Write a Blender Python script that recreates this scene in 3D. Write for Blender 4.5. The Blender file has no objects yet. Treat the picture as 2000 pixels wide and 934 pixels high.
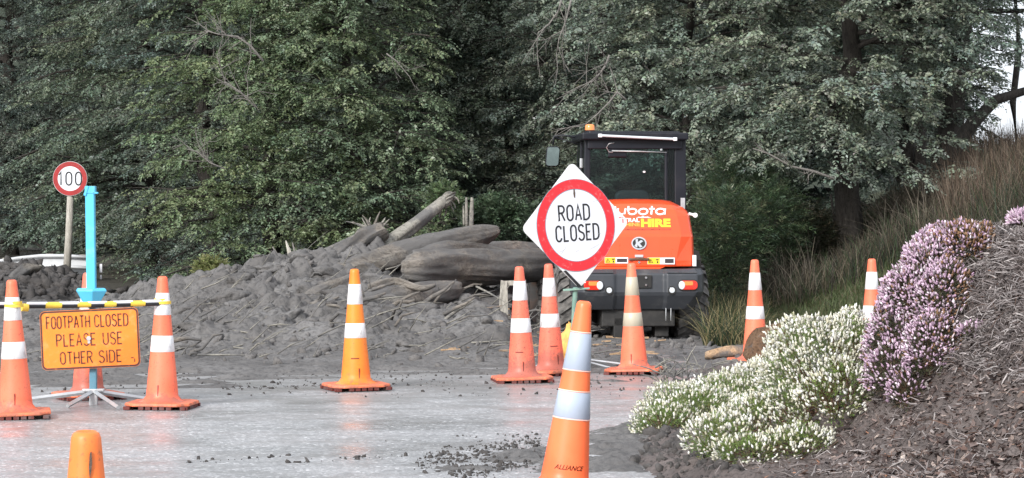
import bpy, bmesh, math, random
import numpy as np
from mathutils import Vector, Matrix, Euler

C = bpy.context.scene.collection
SC = bpy.context.scene
R = math.radians
rnd = random.Random(7)
rng = np.random.default_rng(7)

# ------------------------------------------------------------------ camera
F = 5000.0            # focal length in photograph pixels (2000 wide)
H = 1.43              # eye height
cam_d = bpy.data.cameras.new('camera')
cam = bpy.data.objects.new('camera', cam_d); C.objects.link(cam)
cam_d.sensor_width = 36.0
cam_d.lens = F / 2000.0 * 36.0
cam_d.clip_start = 0.1; cam_d.clip_end = 3000
cam.location = (0, 0, H)
cam.rotation_euler = (R(90) - math.atan(80.0 / F), 0, 0)
SC.camera = cam

# ------------------------------------------------------------------ world and sun
SUN_EL, SUN_AZ = 29.0, 210.0      # azimuth clockwise from +Y (north): behind the camera, a little to the left
world = bpy.data.worlds.new('World'); SC.world = world; world.use_nodes = True
nt = world.node_tree; nt.nodes.clear()
wo = nt.nodes.new('ShaderNodeOutputWorld'); bg = nt.nodes.new('ShaderNodeBackground')
sky = nt.nodes.new('ShaderNodeTexSky'); sky.sky_type = 'NISHITA'; sky.sun_disc = False
sky.sun_elevation = R(SUN_EL); sky.sun_rotation = R(SUN_AZ); sky.air_density = 1.0; sky.dust_density = 2.0
tc = nt.nodes.new('ShaderNodeTexCoord')
cn = nt.nodes.new('ShaderNodeTexNoise'); cn.inputs['Scale'].default_value = 2.2; cn.inputs['Detail'].default_value = 7
cr = nt.nodes.new('ShaderNodeValToRGB')
cr.color_ramp.elements[0].position = 0.30; cr.color_ramp.elements[0].color = (6.0, 6.5, 7.3, 1)
cr.color_ramp.elements[1].position = 0.70; cr.color_ramp.elements[1].color = (10.5, 10.8, 11.4, 1)
cm = nt.nodes.new('ShaderNodeMixRGB'); cm.inputs['Fac'].default_value = 0.85
nt.links.new(tc.outputs['Generated'], cn.inputs['Vector']); nt.links.new(cn.outputs['Fac'], cr.inputs['Fac'])
nt.links.new(sky.outputs['Color'], cm.inputs['Color1']); nt.links.new(cr.outputs['Color'], cm.inputs['Color2'])
nt.links.new(cm.outputs['Color'], bg.inputs['Color']); bg.inputs['Strength'].default_value = 0.10
nt.links.new(bg.outputs['Background'], wo.inputs['Surface'])

sd = bpy.data.lights.new('sun', 'SUN'); sun = bpy.data.objects.new('sun', sd); C.objects.link(sun)
sd.energy = 2.9; sd.angle = R(16); sd.color = (1.0, 0.98, 0.95)
az = R(SUN_AZ); el = R(SUN_EL)
sdir = Vector((math.sin(az) * math.cos(el), math.cos(az) * math.cos(el), math.sin(el)))   # towards the sun
sun.rotation_euler = sdir.to_track_quat('Z', 'Y').to_euler(); sun.location = (0, 0, 30)

SC.view_settings.view_transform = 'Standard'; SC.view_settings.look = 'None'
SC.view_settings.gamma = 1.0; SC.view_settings.exposure = 0.62
SC.render.engine = 'CYCLES'
SC.cycles.max_bounces = 5; SC.cycles.diffuse_bounces = 3; SC.cycles.transparent_max_bounces = 12
SC.cycles.use_denoising = True

# ------------------------------------------------------------------ helpers
def W(px, py, s):
    """A point of the place: photograph pixel and scale (pixels per metre there) -> metres."""
    return Vector(((px - 1000.0) / s, F / s, H - (py - 387.0) / s))

def hash2(ix, iy, seed=0):
    h = (ix.astype(np.int64) * 374761393 + iy.astype(np.int64) * 668265263 + seed * 1442695041) & 0x7fffffff
    h = (h ^ (h >> 13)) * 1274126177 & 0x7fffffff
    h = h ^ (h >> 16)
    return (h & 0xffffff) / float(0xffffff)

def vnoise(x, y, seed=0):
    ix = np.floor(x); iy = np.floor(y); fx = x - ix; fy = y - iy
    fx = fx * fx * (3 - 2 * fx); fy = fy * fy * (3 - 2 * fy)
    a = hash2(ix, iy, seed); b = hash2(ix + 1, iy, seed); c = hash2(ix, iy + 1, seed); d = hash2(ix + 1, iy + 1, seed)
    return (a * (1 - fx) + b * fx) * (1 - fy) + (c * (1 - fx) + d * fx) * fy

def fbm(x, y, octv=4, seed=0, gain=0.5):
    s = 0; a = 1; t = 0
    for o in range(octv):
        s = s + a * (vnoise(x, y, seed + o * 17) - 0.5); t += a; a *= gain
        x, y = (x * 1.6 + y * 1.2) + 3.1, (-x * 1.2 + y * 1.6) + 7.7
    return s / t * 2

def worley(x, y, seed=0):
    """distance to nearest and second nearest random cell point"""
    ix = np.floor(x); iy = np.floor(y)
    d1 = np.full(x.shape, 9.0); d2 = np.full(x.shape, 9.0)
    for dx in (-1, 0, 1):
        for dy in (-1, 0, 1):
            cx = ix + dx; cy = iy + dy
            px = cx + hash2(cx, cy, seed); py = cy + hash2(cx, cy, seed + 5)
            d = np.hypot(px - x, py - y)
            m = d < d1
            d2 = np.where(m, d1, np.minimum(d2, d)); d1 = np.where(m, d, d1)
    return d1, d2

def sstep(a, b, x):
    t = np.clip((x - a) / (b - a), 0, 1); return t * t * (3 - 2 * t)

def tag(o, label=None, cat=None, group=None, kind=None):
    if label: o['label'] = label
    if cat: o['category'] = cat
    if group: o['group'] = group
    if kind: o['kind'] = kind
    return o

def empty(name, loc=(0, 0, 0), rot=(0, 0, 0), label=None, cat=None, group=None):
    o = bpy.data.objects.new(name, None); C.objects.link(o); o.location = loc; o.rotation_euler = rot
    o.empty_display_size = 0.2
    return tag(o, label, cat, group)

def link_mesh(name, me, mat, parent=None, smooth=False):
    if mat is not None:
        for m in (mat if isinstance(mat, (list, tuple)) else [mat]): me.materials.append(m)
    if smooth: me.polygons.foreach_set('use_smooth', [True] * len(me.polygons))
    o = bpy.data.objects.new(name, me); C.objects.link(o)
    if parent is not None: o.parent = parent
    return o

def bulk(name, V, Fc, mat, parent=None, col=None, smooth=False):
    """V (n,3), Fc (m,k) of equal sized faces, col per-face rgb -> mesh object"""
    V = np.asarray(V, dtype=np.float32); Fc = np.asarray(Fc, dtype=np.int32)
    me = bpy.data.meshes.new(name)
    k = Fc.shape[1]; m = len(Fc)
    me.vertices.add(len(V)); me.vertices.foreach_set('co', V.ravel())
    me.loops.add(m * k); me.loops.foreach_set('vertex_index', Fc.ravel())
    me.polygons.add(m); me.polygons.foreach_set('loop_start', np.arange(0, m * k, k, dtype=np.int32))
    me.polygons.foreach_set('loop_total', np.full(m, k, dtype=np.int32))
    if smooth: me.polygons.foreach_set('use_smooth', np.ones(m, dtype=bool))
    me.update(calc_edges=True)
    if col is not None:
        at = me.attributes.new('tint', 'FLOAT_COLOR', 'FACE')
        c4 = np.ones((m, 4), dtype=np.float32); c4[:, :3] = col
        at.data.foreach_set('color', c4.ravel())
    return link_mesh(name, me, mat, parent)

def grid_obj(name, x0, x1, nx, y0, y1, ny, hfun, mat, parent=None, keep=None):
    xs = np.linspace(x0, x1, nx); ys = np.linspace(y0, y1, ny)
    X, Y = np.meshgrid(xs, ys)
    Z = hfun(X, Y)
    V = np.stack([X.ravel(), Y.ravel(), Z.ravel()], 1)
    i = np.arange(nx - 1)[None, :] + nx * np.arange(ny - 1)[:, None]
    Fc = np.stack([i, i + 1, i + nx + 1, i + nx], -1).reshape(-1, 4)
    if keep is not None:
        k = keep(X, Y, Z).ravel()
        Fc = Fc[k[Fc].any(axis=1)]
        used = np.unique(Fc); remap = np.zeros(len(V), dtype=np.int64); remap[used] = np.arange(len(used))
        V = V[used]; Fc = remap[Fc]
    return bulk(name, V, Fc, mat, parent, smooth=True)

class MB:
    """collects simple shapes into ONE mesh"""
    def __init__(s): s.v = []; s.f = []; s.m = []
    def add(s, V, Fc, mi=0):
        n = len(s.v); s.v += [tuple(p) for p in V]; s.f += [tuple(i + n for i in f) for f in Fc]; s.m += [mi] * len(Fc)
    def box(s, c, d, rot=(0, 0, 0), mi=0, taper=1.0):
        M = Matrix.Translation(c) @ Euler(rot).to_matrix().to_4x4()
        V = []
        for z in (-1, 1):
            t = taper if z > 0 else 1.0
            for x, y in ((-1, -1), (1, -1), (1, 1), (-1, 1)):
                V.append(M @ Vector((x * d[0] / 2 * t, y * d[1] / 2 * t, z * d[2] / 2)))
        s.add(V, [(3, 2, 1, 0), (4, 5, 6, 7), (0, 1, 5, 4), (1, 2, 6, 5), (2, 3, 7, 6), (3, 0, 4, 7)], mi)
    def tube(s, P, r, n=8, mi=0, cap=True, jit=0, squash=1.0):
        P = [Vector(p) for p in P]; k = len(P)
        if not isinstance(r, (list, tuple)): r = [r] * k
        V = []; up = Vector((0, 0, 1))
        for i in range(k):
            t = (P[min(i + 1, k - 1)] - P[max(i - 1, 0)]).normalized()
            a = t.cross(up)
            if a.length < 1e-3: a = t.cross(Vector((0, 1, 0)))
            a.normalize(); b = a.cross(t).normalized()
            for j in range(n):
                th = 2 * math.pi * j / n; rr = r[i] * (1 + (rnd.uniform(-jit, jit) if jit else 0))
                V.append(P[i] + (a * math.cos(th) + b * math.sin(th) * squash) * rr)
        Fc = [(i * n + j, i * n + (j + 1) % n, (i + 1) * n + (j + 1) % n, (i + 1) * n + j) for i in range(k - 1) for j in range(n)]
        if cap: Fc += [tuple(reversed(range(n))), tuple((k - 1) * n + j for j in range(n))]
        s.add(V, Fc, mi)
    def lathe(s, prof, n=32, M=Matrix.Identity(4), mi=0, cap0=False, cap1=False):
        """prof of (radius, z) turned about local z"""
        V = [M @ Vector((r * math.cos(2 * math.pi * j / n), r * math.sin(2 * math.pi * j / n), z)) for r, z in prof for j in range(n)]
        k = len(prof)
        Fc = [(i * n + j, i * n + (j + 1) % n, (i + 1) * n + (j + 1) % n, (i + 1) * n + j) for i in range(k - 1) for j in range(n)]
        if cap0: Fc.append(tuple(reversed(range(n))))
        if cap1: Fc.append(tuple((k - 1) * n + j for j in range(n)))
        s.add(V, Fc, mi)
    def prism(s, poly, y0, y1, M=Matrix.Identity(4), mi=0):
        """poly of (x, z) extruded along y"""
        n = len(poly)
        V = [M @ Vector((x, y0, z)) for x, z in poly] + [M @ Vector((x, y1, z)) for x, z in poly]
        Fc = [tuple(range(n)), tuple(reversed(range(n, 2 * n)))] + [(i, i + n, (i + 1) % n + n, (i + 1) % n) for i in range(n)]
        s.add(V, Fc, mi)
    def build(s, name, mat, parent=None, smooth=False, bevel=0, seg=2, auto=None):
        me = bpy.data.meshes.new(name); me.from_pydata(s.v, [], s.f); me.update()
        bm = bmesh.new(); bm.from_mesh(me); bmesh.ops.recalc_face_normals(bm, faces=bm.faces); bm.to_mesh(me); bm.free()
        me.polygons.foreach_set('material_index', s.m)
        o = link_mesh(name, me, mat, parent, smooth or auto is not None)
        if auto is not None:
            bm = bmesh.new(); bm.from_mesh(me)
            for e in bm.edges:
                if len(e.link_faces) == 2 and e.calc_face_angle(0) > auto: e.smooth = False
            bm.to_mesh(me); bm.free()
        if bevel:
            b = o.modifiers.new('bevel', 'BEVEL'); b.width = bevel; b.segments = seg; b.limit_method = 'ANGLE'; b.angle_limit = R(35)
        return o

def circ(cx, cz, rx, rz=None, n=32, a0=0, a1=360):
    rz = rz or rx
    full = abs(a1 - a0) >= 360
    k = n if full else n + 1
    return [(cx + rx * math.cos(R(a0 + (a1 - a0) * i / n)), cz + rz * math.sin(R(a0 + (a1 - a0) * i / n))) for i in range(k)]

def rrect(w, h, r, n=5):
    out = []
    for cx, cz, a in ((w / 2 - r, h / 2 - r, 0), (-w / 2 + r, h / 2 - r, 90), (-w / 2 + r, -h / 2 + r, 180), (w / 2 - r, -h / 2 + r, 270)):
        out += [(cx + r * math.cos(R(a + 90 * i / n)), cz + r * math.sin(R(a + 90 * i / n))) for i in range(n + 1)]
    return out

# ------------------------------------------------------------------ materials
def mat_new(name):
    m = bpy.data.materials.new(name); m.use_nodes = True
    t = m.node_tree; b = t.nodes['Principled BSDF']
    return m, t, b

def ramp(t, fac, stops):
    n = t.nodes.new('ShaderNodeValToRGB'); e = n.color_ramp.elements
    while len(e) < len(stops): e.new(0.5)
    for k, (p, c) in enumerate(stops):
        e[k].position = p; e[k].color = (c[0], c[1], c[2], 1) if not isinstance(c, (int, float)) else (c, c, c, 1)
    t.links.new(fac, n.inputs['Fac']); return n.outputs['Color']

def coords(t, world=True, stretch=(1, 1, 1), rnd_off=False):
    if world:
        g = t.nodes.new('ShaderNodeNewGeometry'); out = g.outputs['Position']
    else:
        g = t.nodes.new('ShaderNodeTexCoord'); out = g.outputs['Object']
    mp = t.nodes.new('ShaderNodeMapping'); mp.inputs['Scale'].default_value = stretch
    t.links.new(out, mp.inputs['Vector'])
    if rnd_off:
        oi = t.nodes.new('ShaderNodeObjectInfo'); mm = t.nodes.new('ShaderNodeMath'); mm.operation = 'MULTIPLY'; mm.inputs[1].default_value = 50
        t.links.new(oi.outputs['Random'], mm.inputs[0]); cx = t.nodes.new('ShaderNodeCombineXYZ')
        for k in range(3): t.links.new(mm.outputs[0], cx.inputs[k])
        t.links.new(cx.outputs[0], mp.inputs['Location'])
    return mp.outputs['Vector']

def noise(t, vec, scale, detail=6, rough=0.55, dist=0):
    n = t.nodes.new('ShaderNodeTexNoise'); n.inputs['Scale'].default_value = scale; n.inputs['Detail'].default_value = detail
    n.inputs['Roughness'].default_value = rough; n.inputs['Distortion'].default_value = dist
    t.links.new(vec, n.inputs['Vector']); return n.outputs['Fac']

def mixc(t, fac, a, b, mode='MIX'):
    n = t.nodes.new('ShaderNodeMixRGB'); n.blend_type = mode
    for sock, v in ((n.inputs['Fac'], fac), (n.inputs['Color1'], a), (n.inputs['Color2'], b)):
        if hasattr(v, 'is_linked') or hasattr(v, 'links'): t.links.new(v, sock)
        elif isinstance(v, (int, float)): sock.default_value = v if sock == n.inputs['Fac'] else (v, v, v, 1)
        else: sock.default_value = (v[0], v[1], v[2], 1)
    return n.outputs['Color']

def bump(t, b, h, strength=0.4, dist=0.01, prev=None):
    n = t.nodes.new('ShaderNodeBump'); n.inputs['Strength'].default_value = strength; n.inputs['Distance'].default_value = dist
    t.links.new(h, n.inputs['Height'])
    if prev is not None: t.links.new(prev, n.inputs['Normal'])
    t.links.new(n.outputs['Normal'], b.inputs['Normal']); return n.outputs['Normal']

def basic(name, c, rough=0.5, metal=0.0, dirt=None, dirt_amt=0.5, dirt_scale=6, spec=0.5, world=False, var=0.12, bmp=0.0, bscale=60, coat=0):
    """paint / metal / plastic with mottling, dirt patches and uneven gloss"""
    m, t, b = mat_new(name)
    v = coords(t, world, rnd_off=not world)
    n1 = noise(t, v, dirt_scale, 8, 0.65)
    col = mixc(t, ramp(t, noise(t, v, dirt_scale * 0.6, 3), [(0.3, 0.0), (0.7, 1.0)]), tuple(x * (1 - var) for x in c), tuple(min(1, x * (1 + var)) for x in c))
    if dirt is not None:
        msk = ramp(t, n1, [(0.62 - 0.25 * dirt_amt, 0.0), (0.72 - 0.1 * dirt_amt, min(1, dirt_amt * 1.3))])
        col = mixc(t, msk, col, dirt)
    t.links.new(col, b.inputs['Base Color'])
    t.links.new(ramp(t, n1, [(0.3, max(0.02, rough - 0.1)), (0.7, min(1, rough + 0.18))]), b.inputs['Roughness'])
    b.inputs['Metallic'].default_value = metal; b.inputs['Specular IOR Level'].default_value = spec
    if coat: b.inputs['Coat Weight'].default_value = coat
    if bmp: bump(t, b, noise(t, v, bscale, 4), bmp, 0.004)
    return m

MUD = (0.138, 0.133, 0.130)
def mud_mat(name, c=MUD, wet=0.6, scale=1.0, dark=0.38, light=1.4):
    m, t, b = mat_new(name)
    v = coords(t, True)
    n1 = noise(t, v, 1.3 * scale, 8, 0.6); n2 = noise(t, v, 22 * scale, 8, 0.7); n3 = noise(t, v, 110 * scale, 4, 0.7)
    col = ramp(t, n1, [(0.3, (c[0] * .60, c[1] * .57, c[2] * .55)), (0.7, tuple(x * light for x in c))])
    col = mixc(t, ramp(t, n2, [(0.32, 1.0), (0.52, 0.0)]), col, tuple(x * dark for x in c))  # crevice shade painted in where the bump noise is low
    col = mixc(t, ramp(t, n3, [(0.63, 0.0), (0.72, 0.5)]), col, tuple(min(1, x * 1.9) for x in c))
    t.links.new(col, b.inputs['Base Color'])
    t.links.new(ramp(t, n1, [(0.35, 0.75 - 0.35 * wet), (0.62, 0.9)]), b.inputs['Roughness'])
    b.inputs['Specular IOR Level'].default_value = 0.35
    p = bump(t, b, n2, 0.55, 0.03 / scale); bump(t, b, n3, 0.5, 0.008 / scale, p)
    return m

def road_mat():
    m, t, b = mat_new('wet_chipseal')
    v = coords(t, True)
    vs = coords(t, True, (0.8, 1.1, 1))
    big = noise(t, vs, 1.1, 9, 0.7); mid = noise(t, v, 9, 6, 0.6); fine = noise(t, v, 85, 3, 0.6)
    vo = t.nodes.new('ShaderNodeTexVoronoi'); vo.inputs['Scale'].default_value = 62; t.links.new(v, vo.inputs['Vector'])
    col = ramp(t, big, [(0.30, (0.33, 0.33, 0.336)), (0.5, (0.37, 0.37, 0.375)), (0.7, (0.41, 0.405, 0.41))])
    col = mixc(t, ramp(t, mid, [(0.35, 0.45), (0.5, 0.0)]), col, (0.17, 0.168, 0.17))
    col = mixc(t, ramp(t, fine, [(0.34, 0.75), (0.46, 0.0)]), col, (0.11, 0.108, 0.11))
    sx = t.nodes.new('ShaderNodeSeparateXYZ'); t.links.new(vo.outputs['Color'], sx.inputs[0])
    col = mixc(t, 0.85, col, ramp(t, sx.outputs[0], [(0.0, 0.62), (0.5, 0.97), (0.90, 1.1), (0.96, 1.5)]), 'MULTIPLY')
    col = mixc(t, ramp(t, sx.outputs[1], [(0.955, 0.0), (0.97, 0.8)]), col, (0.8, 0.8, 0.8))
    sm = noise(t, coords(t, True, (0.8, 1.5, 1)), 1.9, 9, 0.72, 0.8)
    gy = t.nodes.new('ShaderNodeNewGeometry'); sy = t.nodes.new('ShaderNodeSeparateXYZ'); t.links.new(gy.outputs['Position'], sy.inputs[0])
    ma = t.nodes.new('ShaderNodeMapRange'); ma.inputs['From Min'].default_value = 16.0; ma.inputs['From Max'].default_value = 21.5; ma.inputs['To Min'].default_value = 0.0; ma.inputs['To Max'].default_value = 0.22
    t.links.new(sy.outputs['Y'], ma.inputs['Value']); ad = t.nodes.new('ShaderNodeMath'); ad.operation = 'ADD'; t.links.new(sm, ad.inputs[0]); t.links.new(ma.outputs[0], ad.inputs[1])
    col = mixc(t, ramp(t, ad.outputs[0], [(0.48, 0.0), (0.66, 0.8)]), col, (0.215, 0.206, 0.200))
    t.links.new(col, b.inputs['Base Color'])
    t.links.new(ramp(t, big, [(0.36, 0.26), (0.50, 0.40), (0.64, 0.52)]), b.inputs['Roughness'])
    b.inputs['Specular IOR Level'].default_value = 0.5
    p = bump(t, b, fine, 0.3, 0.003); p2 = bump(t, b, vo.outputs['Distance'], 0.12, 0.003, p); bump(t, b, mid, 0.22, 0.012, p2)
    return m

def leaf_mat(name, rough=0.5, trans=0.35, spec=0.4):
    m, t, b = mat_new(name)
    a = t.nodes.new('ShaderNodeAttribute'); a.attribute_name = 'tint'
    t.links.new(a.outputs['Color'], b.inputs['Base Color'])
    b.inputs['Roughness'].default_value = rough; b.inputs['Specular IOR Level'].default_value = spec
    tr = t.nodes.new('ShaderNodeBsdfTranslucent'); t.links.new(a.outputs['Color'], tr.inputs['Color'])
    mx = t.nodes.new('ShaderNodeMixShader'); mx.inputs['Fac'].default_value = trans
    t.links.new(b.outputs[0], mx.inputs[1]); t.links.new(tr.outputs[0], mx.inputs[2])
    t.links.new(mx.outputs[0], t.nodes['Material Output'].inputs['Surface'])
    return m

def bark_mat(name, c, c2, sc=1.0, mud=0.0, grain=(1, 1, 1)):
    m, t, b = mat_new(name)
    v = coords(t, True)
    vg = coords(t, True, grain)
    n1 = noise(t, vg, 14 * sc, 8, 0.75, 0.6); n2 = noise(t, vg, 46 * sc, 6, 0.7); n3 = noise(t, v, 2.4, 6, 0.65)
    col = ramp(t, n1, [(0.3, c), (0.7, c2)])
    col = mixc(t, ramp(t, n2, [(0.36, 0.7), (0.5, 0.0)]), col, tuple(x * 0.35 for x in c))
    if mud: col = mixc(t, ramp(t, n3, [(0.55 - 0.35 * mud, 0.0), (0.62 - 0.2 * mud, 0.92)]), col, MUD)
    t.links.new(col, b.inputs['Base Color']); b.inputs['Roughness'].default_value = 0.85
    b.inputs['Specular IOR Level'].default_value = 0.3
    p = bump(t, b, n1, 0.9, 0.035 / sc); bump(t, b, n2, 0.8, 0.012, p)
    return m

def cone_mat(name, c, dirt_amt, foot_mud=0.3):
    m, t, b = mat_new(name)
    v = coords(t, False, rnd_off=True); o = t.nodes.new('ShaderNodeTexCoord')
    sx = t.nodes.new('ShaderNodeSeparateXYZ'); t.links.new(o.outputs['Object'], sx.inputs[0])
    n1 = noise(t, v, 14, 9, 0.7); n2 = noise(t, v, 3.5, 3, 0.5); n3 = noise(t, v, 60, 5, 0.65)
    col = ramp(t, n2, [(0.3, tuple(x * 0.9 for x in c)), (0.7, (min(1, c[0] * 1.05), c[1] * 1.25, c[2] * 1.4))])
    # scuffs
    col = mixc(t, ramp(t, n3, [(0.62 - 0.09 * dirt_amt, 0.0), (0.70, 0.85 * dirt_amt)]), col, (0.09, 0.06, 0.05))
    # mud splashed up from the ground, ragged edge
    mm = t.nodes.new('ShaderNodeMath'); mm.operation = 'MULTIPLY_ADD'; mm.inputs[1].default_value = -2.2; mm.inputs[2].default_value = 0.62 * foot_mud + 0.1
    t.links.new(sx.outputs['Z'], mm.inputs[0])
    ad = t.nodes.new('ShaderNodeMath'); ad.operation = 'ADD'; t.links.new(mm.outputs[0], ad.inputs[0]); t.links.new(n1, ad.inputs[1])
    col = mixc(t, ramp(t, ad.outputs[0], [(0.60, 0.0), (0.72, 0.6)]), col, (0.16, 0.10, 0.08))
    t.links.new(col, b.inputs['Base Color'])
    t.links.new(ramp(t, n1, [(0.3, 0.32), (0.7, 0.6)]), b.inputs['Roughness'])
    b.inputs['Specular IOR Level'].default_value = 0.4
    b.inputs['Subsurface Weight'].default_value = 0.0
    return m

def band_mat(name, c, dirt_amt=0.5, rough=0.4):
    m, t, b = mat_new(name)
    v = coords(t, False, (1, 1, 0.5), rnd_off=True)
    n1 = noise(t, v, 22, 9, 0.75); n2 = noise(t, v, 6, 4, 0.6)
    col = ramp(t, n2, [(0.3, tuple(x * 0.86 for x in c)), (0.7, c)])
    col = mixc(t, ramp(t, n1, [(0.60 - 0.12 * dirt_amt, 0.0), (0.72, dirt_amt)]), col, (0.22, 0.19, 0.18))
    t.links.new(col, b.inputs['Base Color']); b.inputs['Roughness'].default_value = rough
    bump(t, b, n1, 0.15, 0.002)
    return m

M = {}
M['mud'] = mud_mat('wet_grey_mud')
M['mudfar'] = mud_mat('dark_slip_debris', (0.078, 0.072, 0.069), 0.3, 0.8)
M['mulch'] = mud_mat('bark_mulch_soil', (0.108, 0.090, 0.084), 0.3, 2.2, 0.28, 1.6)
M['clod'] = mud_mat('mud_clod', (0.135, 0.128, 0.124), 0.35, 1.4)
M['road'] = road_mat()
M['soil'] = mud_mat('forest_soil', (0.055, 0.05, 0.038), 0.0, 1.0)
M['hill'] = mud_mat('added_hill_green', (0.035, 0.045, 0.03), 0.0, 0.2)
M['grass'] = mud_mat('verge_soil', (0.075, 0.085, 0.04), 0.0, 1.0)
M['leaf'] = leaf_mat('beech_leaves', 0.42, 0.26, 0.5)
M['blade'] = leaf_mat('grass_blades', 0.6, 0.3, 0.3)
M['petal'] = leaf_mat('heather_flowers', 0.7, 0.25, 0.2)
M['chip'] = leaf_mat('mulch_chips', 0.8, 0.0, 0.25)
M['bark'] = bark_mat('dark_tree_bark', (0.035, 0.030, 0.026), (0.09, 0.08, 0.07), 1.0, 0.0, (1, 1, .3))
M['twig'] = bark_mat('grey_bare_twigs', (0.16, 0.145, 0.13), (0.30, 0.28, 0.26), 2)
M['logmud'] = bark_mat('mud_caked_bark', (0.13, 0.112, 0.096), (0.32, 0.288, 0.25), 1.0, 0.42, (.4, 1, 1))
M['loggrey'] = bark_mat('weathered_bare_trunk', (0.20, 0.185, 0.16), (0.40, 0.38, 0.33), 1.4, 0.2, (.4, 1, .6))
M['logtan'] = bark_mat('fresh_split_wood', (0.40, 0.25, 0.14), (0.62, 0.44, 0.28), 1.3, 0.15)
M['logbrown'] = bark_mat('brown_rough_bark', (0.10, 0.055, 0.03), (0.26, 0.16, 0.10), 1.0, 0.1)
M['postwood'] = bark_mat('weathered_post', (0.36, 0.33, 0.28), (0.55, 0.52, 0.46), 2, 0, (1, 1, .12))

M['cone_a'] = cone_mat('faded_coral_plastic', (0.96, 0.175, 0.085), 0.5, 0.35)
M['cone_b'] = cone_mat('bright_orange_plastic', (1.0, 0.22, 0.025), 0.45, 0.25)
M['cone_c'] = cone_mat('muddy_coral_plastic', (0.92, 0.16, 0.09), 0.85, 0.75)
M['cone_n'] = cone_mat('clean_orange_plastic', (1.0, 0.17, 0.055), 0.12, 0.1)
M['cone_s'] = cone_mat('scuffed_orange_plastic', (0.95, 0.20, 0.04), 0.6, 0.1)
M['conebase'] = cone_mat('cone_foot_plastic', (0.93, 0.20, 0.085), 0.55, 0.25)
M['conefoot'] = basic('cone_foot_underside', (0.13, 0.025, 0.02), 0.7, dirt=MUD, dirt_amt=0.5)
M['band'] = band_mat('white_reflective_band', (0.86, 0.85, 0.86), 0.6)
M['band_d'] = band_mat('scratched_white_band', (0.84, 0.82, 0.82), 0.85)
M['band_y'] = band_mat('yellowed_reflective_band', (0.52, 0.47, 0.36), 0.3)
M['band_g'] = band_mat('blue_grey_reflective_band', (0.42, 0.48, 0.58), 0.08, 0.3)
M['cone_edge'] = basic('pale_pink_band_edge', (0.95, 0.55, 0.45), 0.5)
M['ink'] = basic('black_sign_ink', (0.018, 0.018, 0.02), 0.5, dirt=(0.3, 0.3, 0.3), dirt_amt=0.12, dirt_scale=30)
M['inkred'] = basic('worn_dark_sign_ink', (0.10, 0.025, 0.012), 0.5, dirt=(0.75, 0.25, 0.03), dirt_amt=0.38, dirt_scale=34)
M['inkborder'] = basic('worn_dark_border', (0.06, 0.022, 0.02), 0.5, dirt=(0.9, 0.36, 0.1), dirt_amt=0.22, dirt_scale=26)
M['signorange'] = basic('fluorescent_orange_sheet', (1.0, 0.235, 0.02), 0.45, dirt=(0.9, 0.42, 0.18), dirt_amt=0.3, dirt_scale=12, var=0.06)
M['signwhite'] = basic('dirty_white_sheet', (0.78, 0.79, 0.80), 0.35, dirt=(0.50, 0.49, 0.46), dirt_amt=0.42, dirt_scale=11, var=0.05)
M['signwhite2'] = basic('clean_white_sheet', (0.76, 0.78, 0.82), 0.35, dirt=(0.6, 0.6, 0.6), dirt_amt=0.14, dirt_scale=9, var=0.03)
M['signred'] = basic('red_sign_sheet', (0.78, 0.025, 0.035), 0.4, dirt=(0.85, 0.45, 0.42), dirt_amt=0.25, dirt_scale=26, var=0.08)
M['signred2'] = basic('dark_red_sign_sheet', (0.36, 0.02, 0.02), 0.4, dirt=(0.6, 0.35, 0.3), dirt_amt=0.2, dirt_scale=20)
M['signback'] = basic('bare_aluminium', (0.5, 0.5, 0.5), 0.4, 0.8)
M['cyan'] = basic('light_blue_paint', (0.09, 0.50, 0.76), 0.45, dirt=(0.30, 0.62, 0.75), dirt_amt=0.3, dirt_scale=8, var=0.08)
M['bluegrey'] = basic('blue_grey_paint', (0.10, 0.24, 0.32), 0.45, dirt=(0.3, 0.3, 0.3), dirt_amt=0.4)
M['galv'] = basic('galvanised_steel', (0.52, 0.53, 0.54), 0.42, 0.6, dirt=(0.3, 0.28, 0.26), dirt_amt=0.35, dirt_scale=14)
M['green'] = basic('pale_green_paint', (0.20, 0.34, 0.28), 0.5, dirt=(0.4, 0.4, 0.35), dirt_amt=0.4, dirt_scale=14)
M['yellow'] = basic('yellow_plastic', (0.85, 0.58, 0.07), 0.45, dirt=(0.5, 0.4, 0.2), dirt_amt=0.25, dirt_scale=20)
M['black'] = basic('black_plastic', (0.014, 0.014, 0.016), 0.45, dirt=(0.08, 0.07, 0.07), dirt_amt=0.25)
M['white'] = basic('white_plastic', (0.80, 0.80, 0.84), 0.4, dirt=(0.5, 0.5, 0.5), dirt_amt=0.2)
M['rail'] = basic('galvanised_rail', (0.50, 0.51, 0.52), 0.6, 0.0, dirt=(0.36, 0.35, 0.33), dirt_amt=0.3, dirt_scale=3)
M['kpaint'] = basic('orange_machine_paint', (0.90, 0.085, 0.018), 0.33, dirt=(0.50, 0.10, 0.04), dirt_amt=0.10, dirt_scale=5, var=0.05, coat=0.35)
M['kblack'] = basic('charcoal_cast_iron', (0.048, 0.052, 0.060), 0.38, dirt=(0.14, 0.135, 0.13), dirt_amt=0.35, dirt_scale=5, spec=0.5)
M['kframe'] = basic('black_cab_frame', (0.010, 0.011, 0.016), 0.38, dirt=(0.03, 0.03, 0.035), dirt_amt=0.25, spec=0.28)
M['kunder'] = basic('oily_black_chassis', (0.018, 0.017, 0.016), 0.55, dirt=(0.06, 0.055, 0.05), dirt_amt=0.4)
M['tyre'] = basic('muddy_tyre_rubber', (0.045, 0.043, 0.042), 0.75, dirt=(0.22, 0.205, 0.19), dirt_amt=0.95, dirt_scale=7, bmp=0.5)
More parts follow.
